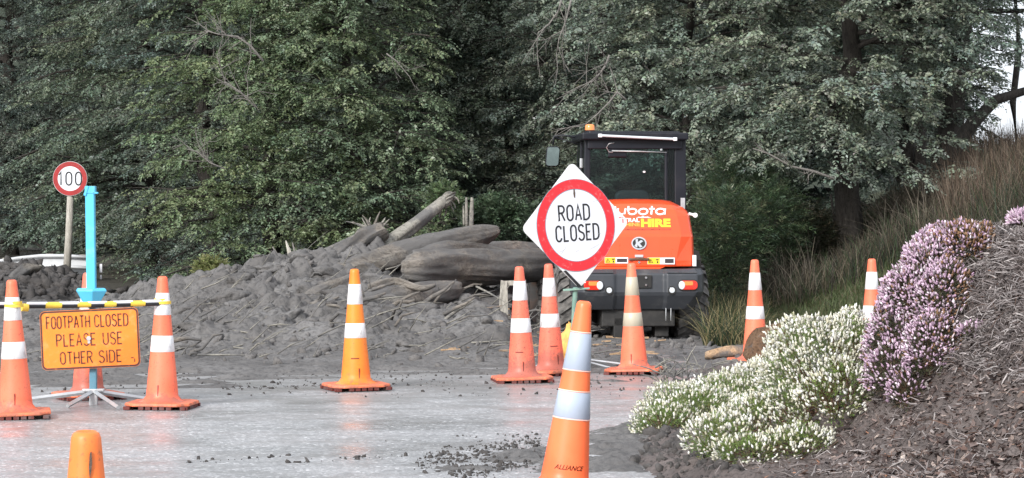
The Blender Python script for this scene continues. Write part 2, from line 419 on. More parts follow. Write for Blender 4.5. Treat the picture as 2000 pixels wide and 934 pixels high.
M['rim'] = basic('muddy_wheel_rim', (0.20, 0.13, 0.10), 0.6, dirt=MUD, dirt_amt=0.8, dirt_scale=7)
M['lensred'] = basic('red_lens', (0.72, 0.03, 0.015), 0.15, coat=0.8)
M['lensamber'] = basic('amber_lens', (0.85, 0.26, 0.06), 0.2, coat=0.8)
M['lensclear'] = basic('clear_lens', (0.62, 0.65, 0.68), 0.15, coat=0.8)
M['chrome'] = basic('chrome', (0.7, 0.7, 0.7), 0.22, 1.0)
M['hire'] = basic('yellow_vinyl', (0.95, 0.62, 0.03), 0.4)
M['machine'] = basic('orange_vinyl', (0.95, 0.42, 0.06), 0.4)
M['vinyl'] = basic('white_vinyl', (0.85, 0.85, 0.87), 0.4)
M['labeldark'] = basic('dark_label_print', (0.05, 0.035, 0.04), 0.4)
M['seat'] = basic('grey_seat_vinyl', (0.06, 0.065, 0.07), 0.5)
M['sack'] = basic('yellow_woven_sack', (0.80, 0.42, 0.11), 0.7, dirt=(0.45, 0.28, 0.13), dirt_amt=0.5, dirt_scale=12, bmp=0.5, bscale=30)

def glass_mat():
    m, t, b = mat_new('tinted_cab_glass')
    tr = t.nodes.new('ShaderNodeBsdfTransparent'); tr.inputs['Color'].default_value = (0.62, 0.70, 0.70, 1)
    gl = t.nodes.new('ShaderNodeBsdfGlossy'); gl.inputs['Roughness'].default_value = 0.03
    fr = t.nodes.new('ShaderNodeFresnel'); fr.inputs['IOR'].default_value = 1.28
    df = t.nodes.new('ShaderNodeBsdfDiffuse'); df.inputs['Color'].default_value = (0.16, 0.15, 0.14, 1)
    mx = t.nodes.new('ShaderNodeMixShader'); t.links.new(fr.outputs[0], mx.inputs[0]); t.links.new(tr.outputs[0], mx.inputs[1]); t.links.new(gl.outputs[0], mx.inputs[2])
    v = coords(t, False); d = ramp(t, noise(t, v, 5, 8, 0.7), [(0.45, 0.0), (0.75, 0.03)])
    m2 = t.nodes.new('ShaderNodeMixShader'); t.links.new(d, m2.inputs[0]); t.links.new(mx.outputs[0], m2.inputs[1]); t.links.new(df.outputs[0], m2.inputs[2])
    t.links.new(m2.outputs[0], t.nodes['Material Output'].inputs['Surface'])
    return m
M['glass'] = glass_mat()
M['mirror'] = basic('mirror_glass', (0.20, 0.25, 0.24), 0.05, 1.0, var=0.02)  # dark green tint painted in for the trees it would reflect

# ------------------------------------------------------------------ stroke lettering (highway style)
def arcp(cx, cy, rx, ry, a0, a1, n=8): return [(cx + rx * math.cos(R(a0 + (a1 - a0) * i / n)), cy + ry * math.sin(R(a0 + (a1 - a0) * i / n))) for i in range(n + 1)]
w = 0.5
GL = {
 'A': (w, [[(0, 0), (w/2, 1), (w, 0)], [(0.09, .33), (w-.09, .33)]]),
 'C': (w, [arcp(w/2, .72, w/2, .28, 15, 180) + arcp(w/2, .28, w/2, .28, 180, 345)]),
 'D': (w, [[(0, 0), (0, 1), (.2, 1)] + arcp(.2, .7, .3, .3, 90, 0) + arcp(.2, .3, .3, .3, 0, -90) + [(0, 0)]]),
 'E': (.42, [[(.42, 1), (0, 1), (0, 0), (.42, 0)], [(0, .52), (.34, .52)]]),
 'F': (.42, [[(.42, 1), (0, 1), (0, 0)], [(0, .52), (.34, .52)]]),
 'H': (w, [[(0, 0), (0, 1)], [(w, 0), (w, 1)], [(0, .5), (w, .5)]]),
 'I': (.06, [[(.03, 0), (.03, 1)]]),
 'L': (.4, [[(0, 1), (0, 0), (.4, 0)]]),
 'M': (.6, [[(0, 0), (0, 1), (.3, .3), (.6, 1), (.6, 0)]]),
 'N': (w, [[(0, 0), (0, 1), (w, 0), (w, 1)]]),
 'O': (w, [arcp(w/2, .73, w/2, .27, 0, 180) + arcp(w/2, .27, w/2, .27, 180, 360) + [(w, .73)]]),
 'P': (w, [[(0, 0), (0, 1), (.24, 1)] + arcp(.24, .76, .24, .24, 90, -90) + [(0, .52)]]),
 'R': (w, [[(0, 0), (0, 1), (.24, 1)] + arcp(.24, .76, .24, .24, 90, -90) + [(0, .52)], [(.22, .52), (w, 0)]]),
 'S': (w, [arcp(w/2, .76, w/2-.02, .24, 20, 230, 10) + arcp(w/2, .25, w/2, .26, 50, -160, 10)]),
 'T': (w, [[(0, 1), (w, 1)], [(w/2, 1), (w/2, 0)]]),
 'U': (w, [[(0, 1)] + arcp(w/2, .27, w/2, .27, 180, 360) + [(w, 1)]]),
 '1': (.3, [[(.02, .78), (.2, 1), (.2, 0)]]),
 '0': (w, [arcp(w/2, .70, w/2, .30, 0, 180) + arcp(w/2, .30, w/2, .30, 180, 360) + [(w, .70)]]),
 ' ': (.3, []),
 # broad rounded lower-case letters of the machine's maker
 'K_': (.9, [[(.1, 0), (.3, 1.3)], [(.85, 1.25), (.25, .55), (.7, .0)]]),
 'u_': (.9, [[(.02, 1), (.0, .35)] + arcp(.3, .3, .3, .3, 180, 330) , [(.8, 1), (.72, .05)]]),
 'b_': (.95, [[(.0, 1.35), (.03, .45)] + arcp(.45, .48, .42, .45, 180, 500, 14)]),
 'o_': (.95, [arcp(.45, .48, .45, .46, 0, 360, 16)]),
 't_': (.5, [[(.2, 1.35), (.2, .0)], [(-.08, .92), (.5, .92)]]),
 'a_': (.98, [arcp(.45, .48, .45, .46, 20, 340, 14), [(.92, .95), (.92, 0)]]),
}
def strokes_mesh(mb, polys, ox, oz, sc, wid, y0, y1, shear=0.0, sx=1.0, mi=0, M4=Matrix.Identity(4)):
    for pl in polys:
        P = [(ox + (x * sx + shear * z) * sc, oz + z * sc) for x, z in pl]
        n = len(P); closed = math.dist(P[0], P[-1]) < 1e-6
        L = []; Rr = []
        for i in range(n):
            if closed: a = P[i-1] if i else P[-2]; b = P[i+1] if i < n-1 else P[1]
            else: a = P[max(i-1, 0)]; b = P[min(i+1, n-1)]
            p = P[i]
            d1 = (p[0]-a[0], p[1]-a[1]); d2 = (b[0]-p[0], b[1]-p[1])
            l1 = math.hypot(*d1) or 1; l2 = math.hypot(*d2) or 1
            if math.hypot(*d1) < 1e-9: d1, l1 = d2, l2
            if math.hypot(*d2) < 1e-9: d2, l2 = d1, l1
            n1 = (-d1[1]/l1, d1[0]/l1); n2 = (-d2[1]/l2, d2[0]/l2)
            mx, mz = n1[0]+n2[0], n1[1]+n2[1]; ml = math.hypot(mx, mz)
            if ml < 0.35: mx, mz, k = n1[0], n1[1], 1
            else: mx, mz = mx/ml, mz/ml; k = min(2.0, 1/max(.3, mx*n1[0]+mz*n1[1]))
            L.append((p[0]+mx*wid/2*k, p[1]+mz*wid/2*k)); Rr.append((p[0]-mx*wid/2*k, p[1]-mz*wid/2*k))
        V = [M4 @ Vector((x, y0, z)) for x, z in L + Rr] + [M4 @ Vector((x, y1, z)) for x, z in L + Rr]
        Fc = []
        for i in range(n - 1):
            Fc += [(i, i+1, n+i+1, n+i), (2*n+i, 3*n+i, 3*n+i+1, 2*n+i+1), (i, 2*n+i, 2*n+i+1, i+1), (n+i, n+i+1, 3*n+i+1, 3*n+i)]
        if not closed: Fc += [(0, n, 3*n, 2*n), (n-1, 3*n-1, 4*n-1, 2*n-1)]
        mb.add(V, Fc, mi)

def stroke_text(mb, txt, cx, cz, h, wid, y0, y1, gap=0.24, suffix='', sx=1.0, shear=0, width=None):
    keys = [c if c == ' ' or (c + suffix) not in GL else c + suffix for c in txt]
    tot = sum(GL[k][0] * sx for k in keys) + gap * (len(keys) - 1)
    if width: sx *= width / (tot * h); gap *= width / (tot * h); tot = sum(GL[k][0] * sx for k in keys) + gap * (len(keys) - 1)
    x = cx - tot * h / 2
    for k in keys:
        strokes_mesh(mb, GL[k][1], x, cz - h / 2, h, wid, y0, y1, shear, sx)
        x += (GL[k][0] * sx + gap) * h

# ================================================================== TERRAIN
def pxof(X, Y): return 1000.0 + X * F / Y

def mud_base(X, Y):
    p = pxof(X, Y)
    crest = np.interp(p, [-200, 0, 200, 300, 400, 480, 560, 650, 740, 800, 900, 985, 1012, 1040, 1100],
                         [.18, .18, .20, .30, .45, .57, .66, .73, .77, .55, .46, .36, .16, .05, 0.0])
    y0 = np.interp(p, [-100, 150, 400, 700, 1000, 1300], [24.0, 23.6, 22.0, 21.7, 21.8, 22.5])
    yc = np.interp(p, [0, 300, 700, 1000], [27.5, 28.2, 28.0, 28.5])
    t = np.clip((Y - y0) / (yc - y0), 0, 1)
    up = t * 0.55 + 0.45 * t * t * (3 - 2 * t)
    dn = 1 - 0.7 * sstep(28.6, 33.0, Y)
    return crest * up * dn

def mud_rough(X, Y):
    p = pxof(X, Y)
    zone = sstep(20.9, 22.0, Y + 0.15 * fbm(X * 0.8, Y * 0.8, 3, 9) + (sstep(350, 60, p)) * -1.2)
    pile = sstep(21.9, 24.5, Y) * sstep(1060, 960, p) * sstep(-100, 350, p)
    wx, wy = X + .28 * fbm(X * 1.3, Y * 1.3, 3, 101), Y + .28 * fbm(X * 1.3, Y * 1.3, 3, 107)
    a, b = wx * 0.90 + wy * 0.40, -wx * 0.40 + wy * 0.90
    rid = 1 - np.abs(fbm(a * 0.9, b * 2.6, 5, 131)) * 3.2            # dragged ridges
    d1, d2 = worley(a * 1.7, b * 3.0, 3); lump = np.sqrt(np.clip(.95 - d1, 0, 1)) - .55
    crk = np.clip(0.16 - (d2 - d1), 0, 1) / .16
    e1, e2 = worley(a * 4.6, b * 7.5, 13); l2 = (0.6 - e1); c2 = np.clip(.2 - (e2 - e1), 0, 1) / .2
    msk = sstep(-.15, .25, fbm(X * .7, Y * .8, 3, 61))
    fine = fbm(a * 9, b * 13, 4, 151)
    r = 0.022 * lump + 0.030 * l2 * (.4 + msk) + 0.022 * fine
    msk = msk * (.35 + .65 * sstep(380, 640, p))
    rp = 0.20 * lump * (.5 + msk) - .10 * crk * (.3 + msk) + 0.095 * l2 * (.2 + .9 * msk) - .035 * c2 + .06 * rid * (1.2 - msk) + 0.055 * fine + 0.26 * fbm(a * .9, b * 1.5, 5, 41)
    return zone * (r * 0.9 + 0.03 * fbm(X * 1.5, Y * 2.0, 3, 77)) + pile * rp * 0.8

def mud_h(X, Y):
    p = pxof(X, Y)
    # thin mud dragged over the road in front of the pile
    film = -0.05 + 0.058 * sstep(19.3, 21.4, Y + 0.5 * fbm(X * .7, Y * .7, 2, 91) + 1.3 * sstep(750, 350, p)) 
    tracks = (0.058 * fbm(X * 1.1 + Y * 0.2, Y * 4.6 - X * 0.9, 5, 55) + .035 * fbm(X * 3.2, Y * 8.0 - X * 1.2, 4, 57)) * sstep(16.8, 19.0, Y + sstep(500, 100, p) * 0.8) * sstep(22.6, 21, Y)
    return film + tracks + mud_base(X, Y) + mud_rough(X, Y)

grid_obj('mud_field', -6.4, 2.6, 440, 17.0, 29.5, 520, mud_h, M['mud'],
         keep=lambda X, Y, Z: (Z > -0.004) & (abs(pxof(X, Y) - 1000) < 1150))['kind'] = 'structure'

def mound_h(X, Y):
    p = pxof(X, Y)
    crest = np.interp(p, [-150, 0, 60, 140, 200, 270, 330, 400], [.45, .47, .50, .34, .10, .0, -.03, -.06])
    t = np.sin(np.clip((Y - 32.5) / (41.5 - 32.5), 0, 1) * math.pi)
    d1, _ = worley(X * 2.4, Y * 1.9, 8); e1, _ = worley(X * 6, Y * 4.5, 18); g1, _ = worley(X * 13, Y * 9, 28)
    rg = 0.15 * (.6 - d1) + 0.09 * (.6 - e1) + 0.045 * (.6 - g1) + .1 * fbm(X * 1.3, Y * .9, 3, 61)
    return crest * t * 1.05 + (rg - .13) * sstep(0, .25, t) * sstep(420, 250, p) - .02
grid_obj('slip_debris_hill', -10.0, -3.4, 220, 31.5, 42.0, 200, mound_h, M['mudfar'])['kind'] = 'structure'

def verge_h(X, Y):
    rise = 1.45 * sstep(2.7, 6.8, X - (Y - 33) * 0.10) * sstep(24, 31, Y)
    back = 0.35 * sstep(29, 36, Y) * sstep(1.8, 3.2, X)
    return -0.03 + rise + back + 0.05 * fbm(X * 1.2, Y * 1.2, 4, 71) * sstep(23, 26, Y)
grid_obj('grass_verge_ground', 1.7, 14.0, 90, 22.6, 60.0, 160, verge_h, M['grass'])['kind'] = 'structure'

def floor_h(X, Y): return -0.06 + 0.5 * sstep(40, 60, Y) * sstep(-2, -6, X) * 0 + 0.03 * fbm(X * .5, Y * .5, 3, 3)
g = grid_obj('ground', -700, 700, 90, -300, 1200, 90, lambda X, Y: -0.09 + 0 * X, M['soil']); g['kind'] = 'structure'
g = grid_obj('forest_ground', -16, 13, 120, 30.0, 62, 120, lambda X, Y: -0.02 + 0.12 * fbm(X * .5, Y * .5, 4, 5) + 0.25 * sstep(36, 46, Y), M['soil']); g['kind'] = 'structure'
rd = grid_obj('road', -30, 16, 60, 1.0, 34.0, 60, lambda X, Y: 0 * X, M['road']); rd['kind'] = 'structure'
def hill_h(X, Y):
    return -2 + 30 * sstep(62, 130, Y + .8 * X * (X < 0) * 0) * sstep(17 + (Y - 62) * .12, 7 + (Y - 62) * .12, X) + 1.5 * fbm(X * .15, Y * .15, 4, 12)
grid_obj('added_backdrop_hills', -160, 60, 120, 60, 220, 90, hill_h, M['hill'])['kind'] = 'structure'  # hill added behind the wood to block sky between the crowns

# ------------------------------------------------------------------ garden bank at the right
def edge_x(Y): return .30 * fbm(np.asarray(Y) * 1.1, np.asarray(Y) * 0 + 3.3, 4, 77) + np.interp(Y, [9, 12.0, 13.4, 14.8, 16.2, 18, 20, 22], [.62, .60, .58, .56, .66, .90, 1.24, 1.6])
def bank_h(X, Y):
    u = X - edge_x(Y)
    x0 = np.where(Y > 13, 0.128 * Y - .02, 1.64 + (13 - Y) * 0.30)
    st = sstep(x0 - .25, x0 + .72, X) * 0.96 + .16 * sstep(x0 - 1.2, x0, X) + 0.04 * np.clip(X - x0 - .7, 0, 9)
    st = st * (1 - 0.95 * sstep(13.9, 15.6, Y))
    low = 0.075 * sstep(0, 0.5, u) + .03 * sstep(.3, 1.8, u)
    d1, _ = worley(X * 7, Y * 7, 3); e1, _ = worley(X * 18, Y * 15, 4); g1, _ = worley(X * 38, Y * 30, 6)
    r = 0.05 * (.6 - d1) + 0.028 * (.6 - e1) + 0.012 * (.6 - g1) + 0.06 * fbm(X * 2, Y * 2, 4, 15)
    return -0.035 + low + st + r * sstep(-.25, .4, u) * (1 - .5 * sstep(15.5, 18, Y))
bank = grid_obj('garden_bank_ground', -1.7, 3.6, 330, 8.6, 21.5, 430, bank_h, M['mulch'], keep=lambda X, Y, Z: (Z > -0.004) & (pxof(X, Y) < 2300))
bank['kind'] = 'structure'

# ------------------------------------------------------------------ scattered pieces as joined stuff
ICO = None
def ico_template():
    bm = bmesh.new(); bmesh.ops.create_icosphere(bm, subdivisions=1, radius=1.0)
    V = np.array([v.co[:] for v in bm.verts]); Fc = np.array([[v.index for v in f.verts] for f in bm.faces]); bm.free()
    return V, Fc
IV, IF = ico_template()
def rand_rot(n):
    q = rng.normal(size=(n, 4)); q /= np.linalg.norm(q, axis=1)[:, None]
    a, b, c, d = q.T
    return np.stack([np.stack([1-2*(c*c+d*d), 2*(b*c-d*a), 2*(b*d+c*a)], -1),
                     np.stack([2*(b*c+d*a), 1-2*(b*b+d*d), 2*(c*d-b*a)], -1),
                     np.stack([2*(b*d-c*a), 2*(c*d+b*a), 1-2*(b*b+c*c)], -1)], 1)
def scatter_lumps(name, P, size, mat, col=None, flat=(1, 1, .6), jag=.25, parent=None):
    n = len(P); k = len(IV)
    V = IV[None] * (1 + rng.uniform(-jag, jag, (n, k, 1))) * rng.uniform(.6, 1.4, (n, 1, 3)) * np.array(flat)
    V = np.einsum('nij,nkj->nki', rand_rot(n), V) * np.asarray(size)[:, None, None] + np.asarray(P)[:, None, :]
    Fc = (IF[None] + (np.arange(n) * k)[:, None, None]).reshape(-1, 3)
    c = None if col is None else np.repeat(col, len(IF), axis=0)
    return bulk(name, V.reshape(-1, 3), Fc, mat, parent, c, smooth=True)

# clods on the pile and over the mud
def clod_points(n, x0, x1, y0, y1, hf, cond):
    X = rng.uniform(x0, x1, n * 3); Y = rng.uniform(y0, y1, n * 3); Z = hf(X, Y)
    k = cond(X, Y, Z); X, Y, Z = X[k][:n], Y[k][:n], Z[k][:n]
    return np.stack([X, Y, Z], 1)
P = clod_points(2600, -5.8, 2.0, 20.8, 29, mud_h, lambda X, Y, Z: (Z > 0.0) & (rng.random(X.shape) < .15 + sstep(21.3, 22.5, Y)))
sz = 0.008 + 0.05 * rng.random(len(P)) ** 4
tag(scatter_lumps('mud_clods', P, sz, M['clod'], flat=(1.3, 1, .5), jag=.38), kind='stuff')
P = clod_points(1500, -9.5, -4.2, 33.5, 38.5, mound_h, lambda X, Y, Z: Z > .0)
tag(scatter_lumps('slip_rubble', P, 0.02 + 0.11 * rng.random(len(P)) ** 3, M['mudfar'], flat=(1.5, 1, .5), jag=.4), kind='stuff')
P = clod_points(1100, -5.5, 1.2, 18.3, 21.5, lambda X, Y: mud_h(X, Y) * 0 + .004, lambda X, Y, Z: rng.random(X.shape) < .15 + .85 * sstep(17.5, 21, Y))
tag(scatter_lumps('mud_crumbs_on_road', P, 0.003 + 0.014 * rng.random(len(P)) ** 4, M['mudfar'], flat=(1.3, 1, .35)), kind='stuff')
# crumbs dragged in a few broken lines across the near road
Q = []
for (xa, ya, xb, yb, n) in ((560, 905, 820, 888, 34), (350, 905, 560, 893, 26), (690, 862, 1000, 850, 12), (430, 760, 700, 752, 90), (820, 905, 1060, 862, 420), (880, 930, 1080, 890, 380)):
    for k in range(n):
        t = rnd.random(); px = xa + (xb - xa) * t + rnd.gauss(0, 6); py = ya + (yb - ya) * t + rnd.gauss(0, 2 if n < 100 else 9)
        s = (py - 387) / H; q = W(px, py, s); Q.append((q.x, q.y, .002))
tag(scatter_lumps('mud_crumb_trails', np.array(Q), 0.003 + 0.012 * rng.random(len(Q)) ** 3, M['mudfar'], flat=(1.5, 1, .45)), kind='stuff')

def smear_h(X, Y):
    m = sstep(13.0, 13.6, Y) * sstep(17.5, 16.3, Y) * sstep(-.75 + (Y - 13.4) * .42, -.25 + (Y - 13.4) * .42, X) * sstep(2.2, 1.2, X)
    return -.03 + .05 * m * (0.75 + fbm(X * 3.5, Y * 3.5, 4, 201)) + .018 * m * (.6 - worley(X * 16, Y * 12, 7)[0])
grid_obj('mud_smear_ground', -1.0, 1.3, 230, 12.8, 18.0, 320, smear_h, M['mud'], keep=lambda X, Y, Z: Z > -.003)['kind'] = 'structure'
# larger boulders of mud one can pick out
def boulder(x, y, z, r, sq, rz, seed):
    bm = bmesh.new(); bmesh.ops.create_icosphere(bm, subdivisions=3, radius=1.0)
    V = np.array([v.co[:] for v in bm.verts])
    n = fbm(V[:, 0] * 1.4 + seed * 7, V[:, 1] * 1.4 + V[:, 2] * 1.7, 4, seed) * .45 + fbm(V[:, 0] * 5 + V[:, 2] * 3 + seed, V[:, 1] * 5 + V[:, 2] * 4, 3, seed + 3) * .14
    V = V * (1 + n * 1.6)[:, None] * np.array(sq) * r
    for v, c in zip(bm.verts, V): v.co = c
    me = bpy.data.meshes.new('mud_boulder'); bm.to_mesh(me); bm.free()
    o = link_mesh('mud_boulder', me, M['mud'], smooth=True); o.location = (x, y, z); o.rotation_euler = (rnd.uniform(-.3, .3), rnd.uniform(-.3, .3), rz)
    return o
bl = [(345, 590, 190, .16), (380, 600, 192, .17), (330, 620, 198, .13), (420, 575, 186, .10), (470, 560, 184, .11), (505, 535, 181, .09), (530, 560, 184, .09), (545, 525, 180, .12), (600, 600, 192, .12),
      (640, 560, 186, .13), (620, 520, 180, .10), (590, 545, 184, .12), (760, 640, 205, .12), (820, 620, 200, .12), (880, 600, 196, .13), (940, 600, 196, .14), (930, 640, 204, .11), (850, 655, 207, .09),
      (760, 545, 186, .14), (740, 570, 190, .12), (670, 610, 196, .13), (560, 660, 206, .10), (420, 640, 202, .12), (470, 625, 198, .11), (380, 655, 206, .10), (800, 690, 216, .08), (960, 560, 186, .14), (900, 585, 190, .13), (660, 650, 204, .10), (700, 545, 184, .12), (450, 600, 192, .12), (360, 565, 182, .10)]
for k, (px, py, s, r) in enumerate(bl):
    p = W(px, py, s); z = float(mud_h(np.array([p.x]), np.array([p.y]))[0])
    b = boulder(p.x, p.y, z - r * .12, r, (rnd.uniform(1.1, 1.9), 1, rnd.uniform(.5, .8)), rnd.uniform(-.6, .6), k)
    tag(b, 'rough grey lump of wet mud in the slip debris pile', 'mud boulder', 'mud boulders in the debris pile')

# ------------------------------------------------------------------ logs and branches
def log(name, label, pts, rad, mat, cat='log', group=None, rough=.12, seed=1, n=22, sub=7, broken=True, parent=None):
    """a trunk along a path, ridged, with broken ends"""
    P = [Vector(p) for p in pts]; path = []; rr = []
    m = len(P)
    for i in range(m - 1):
        for k in range(sub):
            t = k / sub
            a, b, c, d = P[max(i-1, 0)], P[i], P[i+1], P[min(i+2, m-1)]
            q = 0.5 * ((2*b) + (c - a) * t + (2*a - 5*b + 4*c - d) * t*t + (-a + 3*b - 3*c + d) * t**3)
            path.append(q); rr.append(rad[i] * (1-t) + rad[i+1] * t)
    path.append(P[-1]); rr.append(rad[-1]); k = len(path)
    V = []; L = 0
    for i in range(k):
        t = (path[min(i+1, k-1)] - path[max(i-1, 0)]).normalized(); a = t.cross(Vector((0, 0, 1))).normalized(); b = a.cross(t)
        if i: L += (path[i] - path[i-1]).length
        th = np.arange(n) * 2 * math.pi / n
        cx, cy = np.cos(th) * 1.6 + seed * 3.3, np.sin(th) * 1.6
        dd = 1 + rough * 2.8 * fbm(cx + L * 1.6, cy + L * .7, 4, seed) + rough * 1.5 * fbm(cx * 3.6 + L * 1.1, cy * 3.6 + L * .6, 4, seed + 7) - rough * .8 * np.clip(.5 - np.abs(fbm(cx * 2.5 + L * .35, cy * 2.5, 3, seed + 9)) * 5, 0, .5)
        if broken and i in (0, k - 1): dd = dd * .93
        for j in range(n):
            off = (a * math.cos(th[j]) + b * math.sin(th[j])) * rr[i] * dd[j]
            e = Vector((0, 0, 0))
            if i in (0, k - 1): e = t * (rnd.uniform(-.25, .25) * rr[i]) * (1 if broken else .3)
            V.append(path[i] + off + e)
    mb = MB()
    Fc = [(i*n+j, i*n+(j+1) % n, (i+1)*n+(j+1) % n, (i+1)*n+j) for i in range(k-1) for j in range(n)]
    t0 = (path[1] - path[0]).normalized(); t1 = (path[-1] - path[-2]).normalized()
    V.append(path[0] - t0 * rr[0] * .15); V.append(path[-1] + t1 * rr[-1] * .15); c0 = len(V) - 2
    Fc += [(c0, (j+1) % n, j) for j in range(n)] + [(c0+1, (k-1)*n+j, (k-1)*n+(j+1) % n) for j in range(n)]
    mb.add(V, Fc)
    o = mb.build(name, mat, parent, smooth=True)
    if parent is None: tag(o, label, cat, group)
    return o

logA = empty('fallen_log', W(930, 525, 184), label='thick mud-caked log with a blunt rounded end, biggest in the pile', cat='log')
inv = Matrix.Translation(-logA.location)
def rel(root, *pts): return [p - root.location for p in pts]
log('bole', None, rel(logA, W(798, 520, 188), W(812, 521, 188), W(865, 520, 186), W(960, 524, 183), W(1060, 520, 178)), [.10, .17, .205, .195, .17], M['logmud'], seed=3, rough=.085, parent=logA, sub=20, n=44)
log('broken_limb', None, rel(logA, W(822, 500, 187), W(870, 488, 185), W(940, 490, 182), W(990, 500, 181)), [.06, .09, .08, .05], M['logmud'], seed=4, parent=logA, rough=.2)
log('splinter', None, rel(logA, W(930, 560, 196), W(960, 575, 198), W(985, 590, 199)), [.012, .01, .004], M['loggrey'], parent=logA, n=6, sub=3)
log('fallen_log', 'long tapering mud-caked trunk with pointed end, lying above the thickest log',
    [W(630, 548, 186), W(740, 512, 183), W(850, 480, 180), W(930, 462, 178), W(972, 450, 177)], [.11, .13, .145, .13, .05], M['logmud'], seed=5, sub=22, n=40, rough=.10)
lc = empty('leaning_trunk', W(740, 480, 176), label='pale bare trunk leaning up from the pile with splintered root end', cat='trunk')
log('bole', None, rel(lc, W(725, 500, 177), W(770, 470, 176), W(830, 425, 174), W(868, 392, 173)), [.10, .085, .075, .065], M['loggrey'], seed=6, parent=lc, rough=.12, sub=8)
log('splintered_end', None, rel(lc, W(862, 396, 173), W(876, 384, 173), W(886, 380, 172), W(884, 392, 172)), [.065, .05, .03, .01], M['loggrey'], seed=9, parent=lc, rough=.5, sub=4)
for q in (((868, 392), (872, 410), (866, 428)), ((874, 388), (886, 398), (890, 408)), ((876, 392), (882, 404), (886, 415)), ((880, 384), (893, 388), (897, 398)), ((866, 398), (860, 415), (858, 425))):
    log('root_splinter', None, rel(lc, *[W(a, b, 172.5) for a, b in q]), [.018, .012, .004], M['loggrey'], seed=2, parent=lc, n=6, sub=3)
log('fallen_log', 'short cut log half buried low in the mud under the thickest log',
    [W(700, 600, 200), W(760, 590, 197), W(830, 576, 193), W(890, 566, 190)], [.11, .125, .12, .10], M['logmud'], seed=8, sub=18, n=36, rough=.09)
log('fallen_log', 'thin mud-covered log resting behind the top of the thickest log',
    [W(850, 496, 176), W(920, 490, 175), W(1000, 486, 173), W(1045, 488, 172)], [.05, .08, .09, .07], M['logmud'], seed=11, rough=.18, sub=14, n=26)
log('fallen_log', 'broad root-side log behind the bright orange cone, slanting to the pale leaning trunk',
    [W(640, 520, 180), W(700, 480, 178), W(752, 452, 177)], [.10, .12, .08], M['logmud'], seed=12, rough=.25, sub=16, n=30)
log('mud_slab', 'long flat slab of mud lying slantwise low on the pile', [W(508, 668, 205), W(545, 645, 202), W(582, 620, 199), W(612, 600, 196)], [.05, .10, .10, .04], M['mud'], cat='mud slab', seed=14, rough=.25)
log('pole', 'upper of two slender pale poles leaning up the pile', [W(588, 508, 180), W(660, 478, 178), W(738, 438, 176)], [.02, .024, .02], M['loggrey'], cat='pole', seed=15, n=8)
log('pole', 'lower of two slender pale poles leaning up the pile', [W(598, 524, 181), W(670, 492, 179), W(738, 452, 177)], [.02, .022, .018], M['loggrey'], cat='pole', seed=16, n=8)
log('stump', 'dark upright stub poking from the mud left of the slab', [W(578, 540, 186), W(566, 590, 189)], [.05, .055], M['logmud'], cat='stump', seed=17, n=12)
log('stump', 'short slanting stub in the mud above the long flat mud slab', [W(490, 566, 187), W(486, 588, 188)], [.035, .04], M['logmud'], cat='stump', seed=18, n=10)
log('branch', 'fresh orange-brown split branch on top of the mud', [W(428, 556, 184), W(460, 549, 183), W(496, 542, 182)], [.018, .018, .012], M['logtan'], cat='branch', seed=19, n=8)
log('fallen_log', 'dark narrow log just above the orange-brown split branch', [W(392, 548, 182), W(440, 542, 181), W(500, 534, 180)], [.05, .06, .045], M['logmud'], seed=20, n=14, rough=.2)
log('stump', 'forked root stump standing at the left shoulder of the pile', [W(576, 498, 180), W(592, 520, 181), W(612, 535, 182)], [.03, .055, .07], M['logmud'], cat='stump', seed=21, n=12, rough=.3)
st = empty('splintered_stump', W(918, 440, 172), label='two splintered upright stakes of broken wood behind the pointed trunk', cat='stump')
for (a, b, c, d, r) in ((912, 442, 911, 386, .022), (920, 445, 922, 386, .03), (906, 440, 905, 402, .014)):
    log('splinter', None, rel(st, W(a, b, 172), W((a+c)/2, (b+d)/2, 172), W(c, d, 172)), [r, r, r * .7], M['loggrey'], seed=a, parent=st, n=7, sub=3, rough=.2)
rs = empty('root_plate', W(730, 450, 176), label='tangle of broken roots standing at the top left of the pile', cat='roots')
for k in range(14):
    a = rnd.uniform(-1.3, 1.3); L = rnd.uniform(.12, .30)
    b0 = Vector((rnd.uniform(-.07, .07), rnd.uniform(-.06, .06), rnd.uniform(-.12, .05)))
    log('root', None, [b0, b0 + Vector((math.sin(a) * L * .5, rnd.uniform(-.05, .05), math.cos(a) * L * .5)), b0 + Vector((math.sin(a) * L + rnd.uniform(-.05, .05), 0, math.cos(a) * L * .9))],
        [.022, .013, .004], M['loggrey'] if k % 2 else M['logmud'], seed=k, parent=rs, n=6, sub=3)
log('fallen_log', 'slanting mud-coated trunk half sunk in the slope left of the bright orange cone', [W(560, 612, 196), W(620, 575, 193), W(690, 545, 190)], [.05, .075, .06], M['logmud'], seed=51, rough=.2, sub=10, n=20)
log('branch', 'thick crooked branch crossing above the short cut log', [W(720, 560, 196), W(770, 548, 195), W(820, 562, 196), W(850, 556, 196)], [.03, .035, .03, .015], M['logmud'], cat='branch', seed=53, rough=.25, n=12)
log('branch', 'pale stripped branch poking up right out of the low mud before the thickest log', [W(850, 640, 206), W(885, 612, 204), W(925, 588, 203)], [.018, .016, .008], M['loggrey'], cat='branch', seed=54, n=8)
mb = MB()
